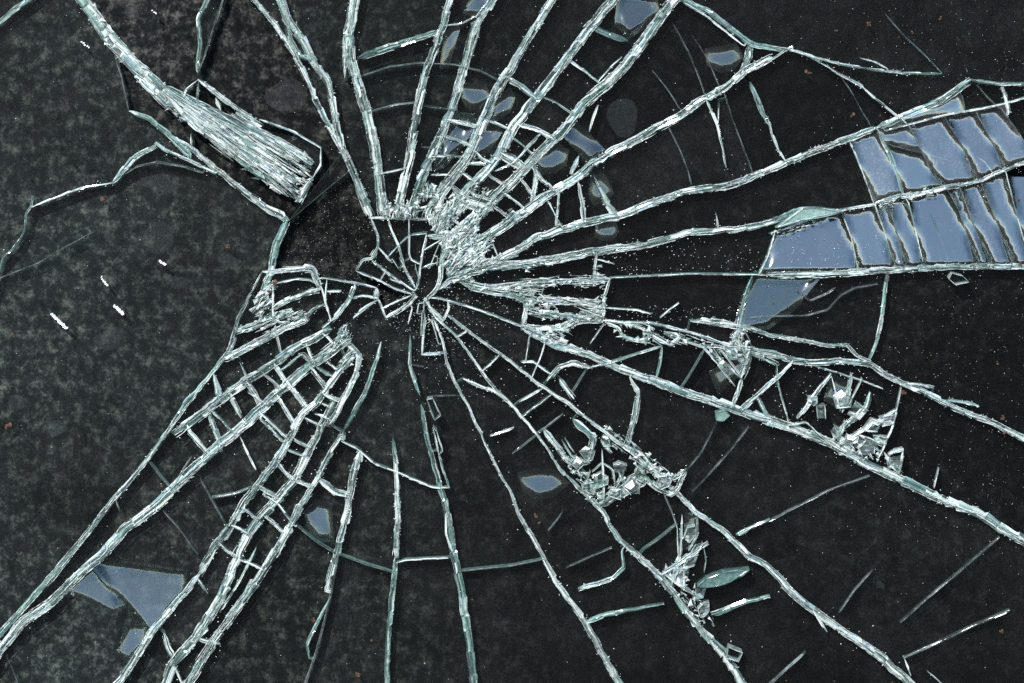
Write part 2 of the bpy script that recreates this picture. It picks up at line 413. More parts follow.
# --- lower right
C('w', (8, 9, 10, 9), 521.6, 326, 550, 343.6, 587, 354, 617, 368, 652, 380, 687, 393, 724, 405, 767, 420, 793, 428, 830, 443, 868, 465, 908, 483, 943, 500, 978, 513, 1005, 530, 1024, 541)
C('w', 3, 587, 369, 622, 359, 662, 346)
C('t', 3, 662, 346, 660, 362, 656, 379)
C('h', 1.6, 705, 349, 690, 375, 680, 390)
C('w', (2, 6, 6, 3), 630, 378, 639, 394, 634, 422, 628, 441)
C('h', 1.4, 717, 422, 700, 455, 687, 470)
C('h', 1.4, 749, 427, 729, 452, 704, 480, 692, 492)
C('h', 2, 870, 476, 830, 490, 788, 511, 768, 522)
C('t', 3.5, 770, 520, 752, 527, 737, 535)
C('w', (4, 4, 8, 10, 11), 448, 315.5, 471.5, 334, 490, 347, 514, 364, 537, 383, 567, 403, 594, 424, 622, 445, 644, 463, 672, 488, 697, 513, 724, 531, 749, 556, 768, 566, 793, 594, 818, 614, 850, 636, 880, 656, 908, 682)
C('w', (3, 3, 7, 9, 10), 431, 309, 437, 318.6, 459, 339, 470, 354.6, 484, 375, 496, 390, 512, 405, 527, 423, 544, 443, 559, 468, 579, 488, 601, 509, 619, 540, 644, 561, 662, 579, 682, 606, 702, 631, 724, 654, 737, 674, 742, 684)
C('w', 4, 463, 379, 481, 387, 496, 392, 512, 405)
C('w', 3, 519, 402, 544, 388)
C('w', 5, 547, 381, 559, 367, 574, 363, 590, 368)
C('w', (7, 2), 560, 379, 574, 399)
C('h', 1.6, 587, 369, 572, 393)
C('h', 2.4, 563, 414, 540, 432, 512, 454)
C('w', 2.4, 529.5, 337, 526, 361)
C('w', 3, 521, 362, 534, 362, 549, 373)
C('w', 3, 490, 436, 514, 428)
C('w', (8, 6, 5), 573, 420, 594, 437, 589, 461, 574, 465)
C('w', 6, 544, 430, 562, 454, 574, 465)
C('w', (12, 13, 10), 600, 505, 622, 492, 642, 481)
C('w', 2.4, 602, 452, 603, 498)
C('w', 2.4, 592, 472, 602, 463, 612, 468, 615, 482)
C('w', (6, 5), 644, 477, 660, 490, 672, 494)
C('w', (4, 6, 2), 672, 480, 686, 470, 679, 487)
C('h', 1.6, 664, 494, 672, 512, 677, 525)
C('w', 4, 622, 444, 640, 452, 655, 470, 668, 478)
C('t', (2, 5, 6), 622, 550, 624, 568, 612, 579, 578, 589)
C('t', (6, 4, 2), 590, 621, 604, 615, 640, 608, 664, 604)
C('t', (7, 5, 4), 711, 615, 732, 607, 749, 601, 770, 596)
C('h', 2, 643, 550, 660, 538, 676, 525)
C('h', 1.6, 566, 568, 590, 557, 612, 548)
C('h', 2.2, 548, 531, 556, 521, 563, 511)
C('t', 3.5, 741, 535, 752, 527)
C('h', 1.8, 900, 623, 928, 598, 958, 573, 1000, 537)
C('h', 3, 904, 658, 938, 643, 975, 625, 1010, 610)
C('h', 1.6, 839, 613, 855, 590, 874, 569)
C('h', 3, 770, 684, 790, 666, 806, 652)
C('w', 3, 813, 610, 827, 632)
C('w', 2.4, 905, 660, 911, 676)
C('w', 2, 928, 672, 942, 684)
C('w', (1, 4), 939, 468, 934, 488)
# --- bottom middle
C('w', (3, 3, 6, 9, 10), 434, 320, 442, 340.5, 446.4, 361, 453, 379, 466, 402, 481, 434, 496, 467, 511, 492, 519, 515, 537, 545, 557, 583, 584, 620, 599, 648, 620, 684)
C('w', 3, 424.5, 312, 424.5, 322, 422, 353)
C('w', 4, 421, 354.6, 445, 353)
C('t', (2, 3, 5, 2), 410, 335, 410, 364, 414, 380, 420, 396)
C('h', 2, 410, 364, 424, 367)
C('h', 2, 434, 396, 463, 396)
C('t', (4, 8, 8, 6), 421, 405, 428, 442, 436, 472, 443, 497, 447, 513, 453, 550, 461, 588, 468, 633, 474, 683)
C('w', 3, 446, 513, 446, 535, 455, 558)
C('w', 3, 438, 450, 443, 470, 450, 489)
C('w', (4, 6, 6), 393, 437, 396, 462, 398, 513, 396, 558)
C('t', (5, 6), 396, 556, 393, 588, 388, 638, 387, 684)
C('w', (7, 8, 7, 4), 361, 450, 353, 477, 347, 513, 338, 550, 326, 590)
C('h', 2.6, 338, 556, 328, 608, 316, 653, 305, 684)
C('t', (2, 4, 2), 331, 596, 307, 643, 309, 658)
C('t', (3, 5, 5, 4), 381, 342, 378, 354, 366, 392, 351, 417, 343, 432)
C('w', 2.4, 341, 441, 358, 449, 375, 464, 396, 472, 431, 487, 449, 488)
C('h', 1.3, 296, 525, 315, 541, 333, 552)
C('h', 1.6, 336, 553, 365, 564, 395, 573)
C('w', 2.2, 396, 563, 406, 560, 448, 558)
C('h', 1.4, 461, 571, 490, 568, 511, 566, 540, 560)
# --- lower left fan
C('w', (6, 8, 8), 354, 354, 340, 371, 329, 385, 317, 403, 302, 414, 291, 436, 276, 461, 262, 480, 243, 504, 230, 528, 215, 546, 199, 575)
C('w', (6, 8, 8), 200, 574, 175, 605, 150, 634, 127, 672, 118, 684)
C('w', (6, 6, 5), 345, 340, 359, 356, 356, 376, 345, 396, 338, 410, 328, 425)
C('w', (8, 10, 10, 9), 334, 402, 326, 418, 311, 447, 293, 482, 271, 507, 255, 524, 241, 548, 222, 595, 198, 635, 174, 662, 165, 684)
C('w', (5, 9, 8, 7), 341, 436, 328, 457, 316, 482, 303, 502, 281, 543, 258, 580, 225, 624, 211, 646, 188, 684)
C('w', 3, 256, 548, 240, 580, 220, 612)
C('w', (10, 11, 10, 9), 344, 328, 340, 343, 329, 353, 310, 365, 291, 382, 273, 398, 252, 418, 226, 440, 200, 463, 175, 488, 150, 511, 125, 529, 100, 557, 82, 572, 50, 604, 25, 620, 0, 650)
C('w', (8, 9, 9, 7), 329, 329, 310, 341, 293, 349, 273, 364, 249, 379, 227, 395, 205, 411, 187, 424, 174, 434)
C('t', (3, 5, 7, 6), 251, 292, 238, 319, 229, 350, 207, 379, 185, 403, 172, 425, 155, 449, 135, 475, 115, 497, 96, 522, 68, 556, 48, 580, 25, 606, 0, 634)
C('w', (2, 3, 5), 226, 357, 207, 380, 172, 426, 135, 476, 115, 499, 85, 537, 48, 584)
C('w', (8, 8, 9), 308, 319, 285, 327, 262, 340, 241, 351, 226, 359)
C('w', (6, 8, 7), 290, 312, 273, 316, 254, 326, 235, 331)
C('w', (3, 6, 7, 6), 263, 272, 277, 271, 298, 269, 313, 269, 321, 289)
C('w', (6, 5, 6), 321, 289, 307, 293, 285, 301, 272, 310)
C('w', 2, 277, 283.5, 296, 279, 310, 280, 319, 286)
C('w', 3, 273, 287, 273, 312, 277, 338, 281, 353)
C('w', 2.4, 262, 272, 256, 283, 251, 294)
C('w', 8, 256, 299, 266, 292, 275, 284)
C('w', (5, 6), 277, 368, 285, 381, 296, 393, 307, 410)
C('w', 5, 303, 354, 311, 363)
C('w', 3, 284, 368, 299, 356)
C('w', 4, 317, 367, 332, 377)
C('w', (6, 5), 326, 395.5, 341, 402)
C('w', 4, 315, 414, 329, 419)
C('w', (4, 7), 213, 372, 216, 382, 219, 399)
C('w', (1, 6), 240, 362, 248, 381)
C('w', 5, 232, 397, 241, 418)
C('w', 2, 248, 392, 263, 402)
C('w', 5, 209, 412, 219, 440)
C('w', (5, 3), 187, 425, 190, 432, 207, 452)
C('w', 4, 260, 418, 272, 430, 283, 442)
C('h', 2, 330, 424, 344, 433)
C('w', (6, 6), 343, 432, 343, 440)
C('w', 4, 236, 338, 229, 353)
C('h', 2, 151, 464, 160, 476, 172, 490)
C('h', 1.8, 192, 456, 184, 468, 176, 482)
C('w', 3, 240, 437, 247, 452, 256, 470)
C('h', 1.8, 200, 478, 212, 500, 226, 526)
C('h', 1.6, 212, 498, 235, 494, 250, 488)
C('w', 5, 164, 633, 168, 648, 176, 661)
C('w', 5, 201, 640, 219, 644)
C('w', 4, 196, 577, 208, 594)
C('w', 3, 288, 450, 309, 459)
C('w', (6, 7), 322, 481, 334, 491, 346, 495)
C('w', 3, 300, 480, 311, 490)
C('w', 3, 263, 494, 278, 504, 296, 527)
C('h', 1.2, 163, 511, 180, 530, 198, 555)
C('h', 1.4, 6, 655, 12, 668, 18, 684)
C('w', 3, 174, 664, 182, 684)
C('w', 2.2, 115, 497, 120, 512)
# --- impact rosette
C('w', 3.2, 370, 217, 378, 236, 378, 246, 373, 258, 362.5, 259.5, 356, 271)
C('w', 7, 377, 248, 372, 259)
C('w', 3.4, 368, 218, 390, 218, 408, 219, 428, 219.6)
C('w', 3, 417, 290, 420.5, 263, 427, 234)
C('w', 3.4, 416, 289, 405, 270.5, 398.6, 245, 391, 230, 388, 218)
C('w', 3.2, 414, 291, 397, 280, 372, 261)
C('w', 2.6, 412, 294, 395, 289, 380, 281, 356, 271)
C('w', 2.4, 378, 247, 392, 263)
C('w', 2.4, 388, 257, 399, 245)
C('w', 2.4, 409, 219, 409, 253, 411, 260, 420, 264)
C('w', 2.6, 399, 245, 410, 235, 427, 233)
C('w', 2.4, 404, 262, 411, 258)
C('w', 2.6, 422, 252, 441, 240)
C('w', 3, 420.5, 269, 430, 265, 440, 262)
C('w', 2, 381, 279, 386, 270)
C('w', (5, 5, 5, 4), 427, 236, 444, 238, 446, 245, 441, 263, 441, 278, 435, 291, 427, 298)
C('w', (5, 6, 6, 5), 438, 290, 450, 280, 461, 280, 472, 288, 496, 293, 515, 295, 528, 303)
C('w', 2.6, 430, 298, 437, 298, 465, 306, 492, 315, 522, 327)
C('w', (6, 4), 424, 298, 431, 309, 443, 321)
C('w', 4, 448, 300, 449, 309, 442, 323)
C('w', 3, 424, 300, 424, 313)
C('w', 2.2, 322, 278, 356, 283, 377, 288)
C('w', 2.6, 327, 279, 325, 306)
C('w', 4, 328, 291, 341, 291)
C('w', 4.5, 355, 285, 349, 299, 339, 313, 331, 321)
C('w', (6, 7), 376, 288, 377, 300)
C('w', 3, 349, 299, 362, 296, 378, 298, 386, 318)
C('w', 4, 378, 300, 365, 308, 353, 318)
C('w', (5, 4), 386, 318, 406, 306, 416, 295)
C('w', 2.6, 383, 308, 400, 300, 412, 295)
C('w', 3, 321, 286, 331, 321, 322, 328)
C('w', 4, 325, 304, 313, 309, 306, 318)

def poly_of(x, y):
    for p, ws, kind in K:
        if (abs(p[0][0] - x) < .6 and abs(p[0][1] - y) < .6): return p
def at_r(p, r):
    for i in range(len(p) - 1):
        a, b = Vector(p[i]), Vector(p[i + 1]); h = Vector((420, 293))
        ra, rb = (a - h).length, (b - h).length
        if (ra - r) * (rb - r) <= 0 and abs(ra - rb) > 1e-6: return a.lerp(b, (r - ra) / (rb - ra))
def rungs(names, r0, r1, step, prob, w0, w1):
    ps = [poly_of(*n) for n in names]
    for pa, pb in zip(ps, ps[1:]):
        r = r0 + uni(0, step)
        while r < r1:
            a, b = at_r(pa, r), at_r(pb, r + uni(-7, 7))
            if a is not None and b is not None and 4 < (a - b).length < 42 and rnd() < prob:
                m = a.lerp(b, uni(.35, .65)) + Vector((uni(-1.5, 1.5), uni(-1.5, 1.5)))
                C('w', (uni(w0, w1), uni(w0, w1) * .7, uni(w0, w1)), a.x, a.y, m.x, m.y, b.x, b.y)
            r += step * uni(.75, 1.3)
rungs([(493, 0), (552, 0), (613, 0), (674, 0), (772, 57)], 58, 190, 19, .72, 3, 5.5)
rungs([(772, 57), (877, 128), (775, 222)], 58, 190, 28, .5, 2.2, 4)
rungs([(355, 0), (450, 0), (493, 0)], 85, 150, 30, .4, 1.6, 2.6)
rungs([(329, 329), (344, 328), (354, 354)], 92, 270, 21, .72, 3, 5.5)
rungs([(354, 354), (334, 402), (341, 436)], 120, 340, 24, .66, 2.6, 5)
rungs([(521.6, 326), (448, 315.5), (431, 309)], 60, 190, 34, .4, 1.8, 3.2)
for _k in range(15):
    _a = uni(0, 2 * math.pi); _r0 = uni(8, 34); _r1 = _r0 + uni(8, 34)
    if -0.9 < _a - 2 * math.pi * (_a > math.pi) < 0.2 and _r1 > 40: continue
    C('w', uni(1, 2), 420 + _r0 * math.cos(_a), 293 + _r0 * math.sin(_a), 420 + _r1 * math.cos(_a + uni(-.15, .15)), 293 + _r1 * math.sin(_a + uni(-.15, .15)))

XMIN, XMAX, YMIN, YMAX = -220, 1244, -200, 883
def extend(p, w):
    """cracks that leave the view go on to the pane's edge"""
    p = list(p)
    for rev in (False, True):
        if rev: p.reverse()
        (ax, ay), (bx, by) = p[-2], p[-1]
        out = (bx < 3 and bx <= ax) or (bx > 1020 and bx >= ax) or (by < 2 and by <= ay) or (by > 680 and by >= ay)
        if out:
            dx, dy = bx - ax, by - ay; l = math.hypot(dx, dy); dx /= l; dy /= l
            d = 0; x, y = bx, by
            while d < 420 and XMIN + 8 < x < XMAX - 8 and YMIN + 8 < y < YMAX - 8:
                st = uni(20, 45); x += dx * st + uni(-2, 2); y += dy * st + uni(-2, 2); d += st
                p.append((min(max(x, XMIN + 2), XMAX - 2), min(max(y, YMIN + 2), YMAX - 2)))
        if rev: p.reverse()
    return p

def resample(p, step):
    q = [Vector(a) for a in p]
    if len(q) > 2:                                 # soften the corners a little
        r = [q[0]]
        for i in range(len(q) - 1):
            r += [q[i].lerp(q[i + 1], .08), q[i].lerp(q[i + 1], .92)]
        q = r + [q[-1]]
    ln = [0]
    for i in range(len(q) - 1): ln.append(ln[-1] + (q[i + 1] - q[i]).length)
    n = max(2, int(ln[-1] / step) + 1)
    out, j = [], 0
    for i in range(n):
        s = ln[-1] * i / (n - 1)
        while j < len(q) - 2 and ln[j + 1] < s: j += 1
        t = (s - ln[j]) / max(1e-6, ln[j + 1] - ln[j])
        out.append(q[j].lerp(q[j + 1], min(1, t)))
    return out, ln[-1]

def frames(q):
    ns = []
    for i in range(len(q)):
        d = (q[min(i + 1, len(q) - 1)] - q[max(i - 1, 0)]).normalized()
        ns.append(Vector((-d.y, d.x)))
    return ns

def jag(n, amp, step=3):
    """feathered edge: grows slowly and drops back suddenly"""
    a, o = 0.0, []
    for i in range(n):
        a += uni(0.02, 0.16)
        if rnd() < 0.16: a *= uni(0, .5)
        a = min(a, 1.0)
        o.append(1 - amp + amp * 1.7 * a)
    return o

FR, BK = -0.0004, 0.0042                      # front and back of the glass
def splinter_geo(mb, q, ns, i0, i1, off0, off1, hw, d, mat):
    """a thin three-sided splinter running along samples i0..i1"""
    n = i1 - i0 + 1
    if n < 2: return
    vs, uvs = [], []
    for k in range(n):
        i = i0 + k; t = k / (n - 1)
        o = off0 + (off1 - off0) * t + uni(-.08, .08)
        ww = hw * (math.sin(math.pi * (0.08 + 0.84 * t)) * .8 + .2) * uni(.6, 1.3)
        c = q[i] + ns[i] * o
        a, b = c + ns[i] * ww, c - ns[i] * ww
        dd = d + uni(-.0002, .0002)
        vs += [P(a.x, a.y, dd + .0006), P(c.x + uni(-.3, .3), c.y + uni(-.3, .3), dd), P(b.x, b.y, dd + .0006)]
        u = i * 2.4
        uvs += [(u, o + ww), (u, o), (u, o - ww)]
    fs = []
    for k in range(n - 1):
        a = k * 3
        fs += [(a, a + 1, a + 4, a + 3), (a + 1, a + 2, a + 5, a + 4), (a + 2, a, a + 3, a + 5)]
    fs += [(2, 1, 0), (3 * n - 3, 3 * n - 2, 3 * n - 1)]
    mb.add(vs, fs, mat, uvs)

def flake_geo(mb, c, dirv, ln, wd, d, mat):
    pr = Vector((-dirv.y, dirv.x))
    a, b, t = c + pr * wd, c - pr * wd, c + dirv * ln + pr * uni(-wd, wd)
    m = (a + b + t) / 3
    mb.add([P(a.x, a.y, d + .0004), P(b.x, b.y, d + .0004), P(t.x, t.y, d + uni(0, .001)), P(m.x, m.y, d - uni(.0002, .0008)), P(m.x, m.y, d + .0012)],
           [(0, 1, 3), (1, 2, 3), (2, 0, 3), (1, 0, 4), (2, 1, 4), (0, 2, 4)], mat,
           [(0, 0), (wd, 0), (0, ln), (wd / 2, ln / 2), (wd / 2, ln / 2)])

def wat(ws, t):
    if len(ws) == 1: return ws[0]
    x = t * (len(ws) - 1); i = min(int(x), len(ws) - 2)
    return ws[i] + (ws[i + 1] - ws[i]) * (x - i)

def crack_mesh(p, ws, kind, ratio=1.0, lift=0.0):
    mb = MB()
    if kind == 'w': ws = tuple(a * (.85 if a < 4.5 else 1.04) for a in ws)
    wmax = max(ws)
    q, L = resample(p, 2.4)
    n = len(q)
    wob = uni(0, 100)
    ns = frames(q)
    if kind != 'h' and n > 4:
        q = [c + ns[i] * 0.06 * min(wmax, 8) * noise.noise((wob, i * .2, 0)) * 2 * min(1, i / 3, (n - 1 - i) / 3) for i, c in enumerate(q)]
        ns = frames(q)
    base = {'w': 0, 't': 2, 'h': 3}[kind]
    up = rnd() < .5                                # which way the feathered flakes point
    facets = []                                    # each broken facet: left/right width at both ends, heights
    i = 0
    while i < n:
        ln_ = int(uni(3, 11)) if kind != 'h' else int(uni(8, 30))
        lo_, hi_ = (uni(.5, .85), uni(.9, 1.3)) if kind == 'w' else (uni(.75, .95), uni(.95, 1.15))
        lo2, hi2 = (uni(.5, .85), uni(.9, 1.3)) if kind == 'w' else (uni(.75, .95), uni(.95, 1.15))
        if wmax > 10.5: lo_, hi_, lo2, hi2 = (.82 + .3 * (a - .9) for a in (lo_, hi_, lo2, hi2))
        if not up: lo_, hi_, lo2, hi2 = hi_, lo_, hi2, lo2
        if rnd() < .5: lo2, hi2 = (lo2 + hi2) / 2, (lo2 + hi2) / 2
        z = [uni(.3, 1), uni(0, .7), uni(0, .8), uni(0, .7), uni(.3, 1)]
        for k in range(ln_):
            t = k / max(1, ln_ - 1); facets.append((lo_ + (hi_ - lo_) * t, lo2 + (hi2 - lo2) * t, z))
        i += ln_
    r1, r2 = uni(-.65, -.2), uni(.2, .65)
    vs, uvs = [], []
    for i, c in enumerate(q):
        t = i * ratio / max(1, n - 1)
        w2 = 0.5 * wat(ws, min(t, 1))
        fl, fr_, z = facets[i]
        taper = min(1, .3 + .25 * i, .3 + .25 * (n - 1 - i))
        a, b = w2 * fl * taper, w2 * fr_ * taper
        depth = min(.0022, w2 * S * .9)
        rr = .3 * noise.noise((wob, 7, i * .12))
        for o, zz in zip((-a, r1 * a, rr * w2 * .5, r2 * b, b), z):
            pt = c + ns[i] * o
            vs.append(P(pt.x, pt.y, FR - lift + depth * zz)); uvs.append((i * 2.4, o))
        vs.append(P(c.x, c.y, BK)); uvs.append((i * 2.4, 0))
    pal = {'w': random.choice(((0, 0, 0, 0, 0, 1, 1, 2, 2, 3), (0, 0, 0, 0, 1, 1, 1, 2, 3), (0, 0, 0, 0, 2, 2, 1, 1, 3))), 't': (2, 2, 2, 2, 0, 3), 'h': (3,)}[kind]
    mats_ = {}
    by = {}
    for i in range(n - 1):
        A, B = i * 6, i * 6 + 6
        for k in range(6):
            k2 = (k + 1) % 6
            mk = (id(facets[i][2]), k)
            if mk not in mats_: mats_[mk] = random.choice(pal) if k < 4 else base
            by.setdefault(mats_[mk], []).append((A + k, A + k2, B + k2, B + k))
    by.setdefault(base, []).extend([tuple(range(5, -1, -1)), tuple(range(6 * n - 6, 6 * n))])
    b0 = len(mb.v); mb.v.extend(vs)
    for mt, fl_ in by.items():
        for f in fl_:
            mb.f.append([b0 + x for x in f]); mb.m.append(mt); mb.uv.extend(uvs[x] for x in f)
    if kind != 'h':
        cnt = int(L * (wmax / 3.2) / 60) + (1 if L > 12 else 0)
        if kind == 't': cnt = int(cnt * .35)
        for _ in range(cnt):
            ln_ = int(uni(5, 30)); i0 = random.randint(0, max(0, n - 4)); i1 = min(n - 1, i0 + ln_)
            ww = .5 * wat(ws, i0 / n * ratio)
            o = uni(-.85, .85) * ww
            splinter_geo(mb, q, ns, i0, i1, o, o + uni(-.5, .5) * ww, uni(.25, .3 + .04 * ww), FR - lift - uni(0.0, .0004), 1 if rnd() < .75 else 0)
        if wmax > 3.5:                             # bright margins of the broken faces
            for sd in (-1, 1):
                i = random.randint(0, 6)
                while i < n - 4:
                    i1 = min(n - 1, i + int(uni(4, 22)))
                    ww = .5 * wat(ws, i / n * ratio)
                    if rnd() < (.75 if kind == 'w' else .4):
                        splinter_geo(mb, q, ns, i, i1, sd * ww * uni(.75, 1), sd * ww * uni(.7, 1.05), uni(.25, .5), FR - lift - uni(.0001, .0005), 1)
                    i = i1 + random.randint(0, 5)
        for i in range(2, n - 2):
            if rnd() < (.2 if kind == 'w' else .05) * min(1, wmax / 5):
                s = random.choice((-1, 1)); ww = .5 * wat(ws, i / n * ratio)
                dv = (ns[i] * s + (q[i + 1] - q[i - 1]).normalized() * uni(-1.5, 1.5)).normalized()
                flake_geo(mb, q[i] + ns[i] * s * ww * .8, dv, uni(1, 1.5 + .35 * ww), uni(.5, 1.2), uni(-.0006, .0008) - lift, random.choice((0, 0, 1, 2)))
    return mb

FMATS = [FROST, BRIGHT, TEAL, HAIR]
pane = tag(empty('shattered_glass_pane', 512, 883), 'shattered window pane with a starburst of white cracks in front of the dirty black wall', 'glass pane')

EX = []
for p, ws, kind in K:
    e = extend(p, ws); EX.append((e, ws, kind))
def near_other(pt, k, lim):
    best, bp = lim, None
    for j, (e2, _, _) in enumerate(EX):
        if j == k: continue
        for i in range(len(e2) - 1):
            a, b = Vector(e2[i]), Vector(e2[i + 1]); ab = b - a
            t = max(0, min(1, (pt - a).dot(ab) / max(1e-9, ab.length_squared)))
            q = a + ab * t; d = (pt - q).length
            if d < best: best, bp = d, q
    return bp
SNAP = []
for k, (e, ws, kind) in enumerate(EX):             # short cracks end on the crack they branch from
    q = [Vector(a) for a in e]
    for end in (0, -1):
        bp = near_other(q[end], k, 6)
        if bp is not None and (bp - q[end]).length > .8:
            if end == 0: q.insert(0, bp)
            else: q.append(bp)
    SNAP.append([tuple(a) for a in q])
for e, (_, ws, kind) in zip(SNAP, EX):
    crack_mesh(e, ws, kind).build('crack', FMATS, pane)

# ------------------------------------------------------------------ crushed white glass round the impact
def inside(x, y, poly):
    c = False; j = len(poly) - 1
    for i in range(len(poly)):
        xi, yi = poly[i]; xj, yj = poly[j]
        if (yi > y) != (yj > y) and x < (xj - xi) * (y - yi) / (yj - yi) + xi: c = not c
        j = i
    return c
def pts(*a): return [(a[i], a[i + 1]) for i in range(0, len(a), 2)]
CELLS = [pts(444, 232, 470, 205, 477, 206, 468, 218, 453, 231), pts(476, 232, 484, 216, 505, 200, 511, 205, 500, 222, 488, 235), pts(484, 256, 495, 240, 515, 231, 535, 232, 518, 250, 492, 258),
         pts(460, 257, 462, 247, 476, 242, 470, 251), pts(473, 282, 485, 272, 505, 268, 528, 269, 512, 281, 480, 288), pts(457, 270, 472, 265, 470, 271), pts(417, 216, 421, 200, 434, 199, 428, 216),
         pts(455, 187, 460, 172, 478, 166, 478, 176, 465, 193), pts(542, 295, 548, 286, 603, 288, 602, 300, 560, 297), pts(550, 309, 560, 304, 580, 309, 577, 315, 560, 312),
         pts(531, 326, 545, 319, 566, 320, 565, 327, 540, 331), pts(575, 328, 585, 323, 602, 325, 596, 342, 577, 336), pts(532, 276, 540, 264, 592, 258, 592, 274, 560, 276),
         pts(323, 364, 338, 347, 346, 352, 333, 372), pts(306, 352, 322, 336, 326, 340, 312, 358), pts(280, 306, 290, 296, 306, 295, 300, 306), pts(618, 329, 630, 327, 645, 331, 640, 338, 625, 336),
         pts(653, 332, 663, 330, 668, 338, 660, 341)]
def fill(mb, poly, dirf, count, lmin, lmax, hw, mats=(0, 1, 1), d0=-.0016, d1=.0010, spread=.12):
    xs = [p[0] for p in poly]; ys = [p[1] for p in poly]
    k = 0; tries = 0
    while k < count and tries < count * 40:
        tries += 1
        x, y = uni(min(xs), max(xs)), uni(min(ys), max(ys))
        if not inside(x, y, poly) or any(inside(x, y, c) for c in CELLS): continue
        k += 1
        a = dirf(x, y) + random.gauss(0, spread); L = uni(lmin, lmax); dv = Vector((math.cos(a), math.sin(a)))
        c0 = Vector((x, y))
        if rnd() < .62:                            # angular flakes
            a2 = a + random.gauss(0, .35) + (math.pi if rnd() < .5 else 0); wd = uni(.6, 2.4) * min(1.4, hw + .3)
            dv2 = Vector((math.cos(a2), math.sin(a2))); ln_ = min(L * .5, uni(3, 11))
            flake_geo(mb, c0 - dv2 * ln_ * .4, dv2, ln_, wd, uni(d0, d1), random.choice((0, 0, 1, 1, 2)))
            continue
        q = []
        nn = max(3, int(L / 3))
        for i in range(nn):
            c = c0 + dv * (i / (nn - 1) - .5) * L
            if inside(c.x, c.y, poly) and not any(inside(c.x, c.y, z) for z in CELLS): q.append(c)
            elif q: break
        if len(q) < 2: continue
        splinter_geo(mb, q, frames(q), 0, len(q) - 1, 0, 0, uni(.35, .8) * hw, uni(d0, d1), random.choice(mats))
HUBX, HUBY = 421, 294
rad = lambda x, y: math.atan2(y - HUBY, x - HUBX)
mb = MB()
fill(mb, pts(427, 219, 440, 206, 462, 196, 470, 205, 452, 222, 478, 214, 492, 208, 497, 226, 470, 244, 500, 240, 512, 236, 514, 250, 490, 262, 466, 268, 474, 283, 452, 279, 442, 270, 441, 240), rad, 1000, 6, 26, .9)
fill(mb, pts(436, 204, 446, 190, 462, 196, 478, 178, 486, 186, 500, 190, 512, 205, 522, 214, 498, 228, 470, 244, 450, 236), rad, 150, 5, 22, .6)
fill(mb, pts(380, 190, 386, 217, 425, 217, 440, 195, 428, 180, 415, 205, 402, 200, 395, 215, 388, 200), rad, 150, 8, 26, .8)
fill(mb, pts(470, 287, 500, 283, 545, 282, 604, 282, 604, 321, 560, 324, 545, 320, 528, 315, 526, 303, 515, 295), lambda x, y: .06 + (y - 300) * .006, 330, 8, 46, .7)
fill(mb, pts(474, 268, 500, 264, 545, 258, 600, 262, 604, 282, 545, 283, 480, 287), lambda x, y: -.03, 50, 8, 40, .5)
fill(mb, pts(522, 326, 560, 324, 580, 326, 560, 345, 545, 342), lambda x, y: .5, 60, 6, 22, .8)
fill(mb, pts(340, 330, 345, 325, 358, 352, 352, 366, 335, 372, 322, 366, 318, 352), lambda x, y: 2.35, 90, 8, 26, .8)
fill(mb, pts(256, 296, 272, 285, 274, 312, 258, 320, 250, 312), lambda x, y: 2.4, 50, 4, 16, .9)
fill(mb, pts(236, 330, 275, 312, 305, 309, 312, 322, 270, 332, 240, 334), lambda x, y: 2.75, 70, 6, 26, .7)
fill(mb, pts(729, 333, 745, 329, 754, 347, 748, 356, 735, 352, 728, 341), lambda x, y: 1.1, 60, 4, 14, .9)
fill(mb, pts(605, 320, 640, 322, 700, 338, 735, 350, 720, 352, 690, 345, 660, 346, 625, 342), lambda x, y: .35, 80, 6, 24, .7)
fill(mb, pts(590, 505, 575, 478, 560, 455, 580, 465, 600, 480, 640, 470, 650, 484, 620, 500), lambda x, y: .6 if x < 600 else -.55, 100, 6, 24, .8)
fill(mb, pts(660, 570, 676, 560, 690, 580, 705, 600, 718, 630, 700, 622, 680, 598), lambda x, y: .9, 80, 5, 20, .8)
fill(mb, pts(600, 420, 640, 445, 680, 480, 660, 484, 630, 460, 600, 436), lambda x, y: .72, 90, 6, 24, .8)
fill(mb, pts(836, 440, 850, 432, 870, 436, 886, 448, 880, 462, 862, 460, 845, 452), lambda x, y: .4, 60, 5, 18, .9)
fill(mb, pts(876, 203, 905, 192, 935, 188, 938, 194, 905, 202, 880, 212), lambda x, y: -.25, 60, 3, 10, .7)
fill(mb, pts(775, 230, 800, 221, 840, 210, 842, 216, 800, 232, 778, 238), lambda x, y: -.3, 50, 3, 12, .6)
tag(mb.build('crushed_glass', FMATS, pane), kind='stuff')

# ------------------------------------------------------------------ shards: the faces between the cracks
SV, SE = [], []
def seg(p):
    b = len(SV)
    SV.extend(Vector(a) for a in p)
    SE.extend((b + i, b + i + 1) for i in range(len(p) - 1))
def clampv(a): return (min(max(a.x, XMIN + 1), XMAX - 1), min(max(a.y, YMIN + 1), YMAX - 1))
for k, (e, ws, kind) in enumerate(EX):             # the break itself runs on until it meets its neighbour
    q = [Vector(a) for a in e]
    for end in (0, -1):
        pt = q[end]; lim = 6 + max(ws)
        bp = near_other(pt, k, lim)
        if bp is not None:
            d = bp - pt
            tip = bp + (d.normalized() * .6 if d.length > .01 else (pt - q[1 if end == 0 else -2]).normalized() * .6)
        else:
            tip = pt + (pt - q[1 if end == 0 else -2]).normalized() * 2
        if end == 0: q.insert(0, tip)
        else: q.append(tip)
    seg([clampv(a) for a in q])
seg([(XMIN, YMIN), (XMAX, YMIN), (XMAX, YMAX), (XMIN, YMAX), (XMIN, YMIN)])
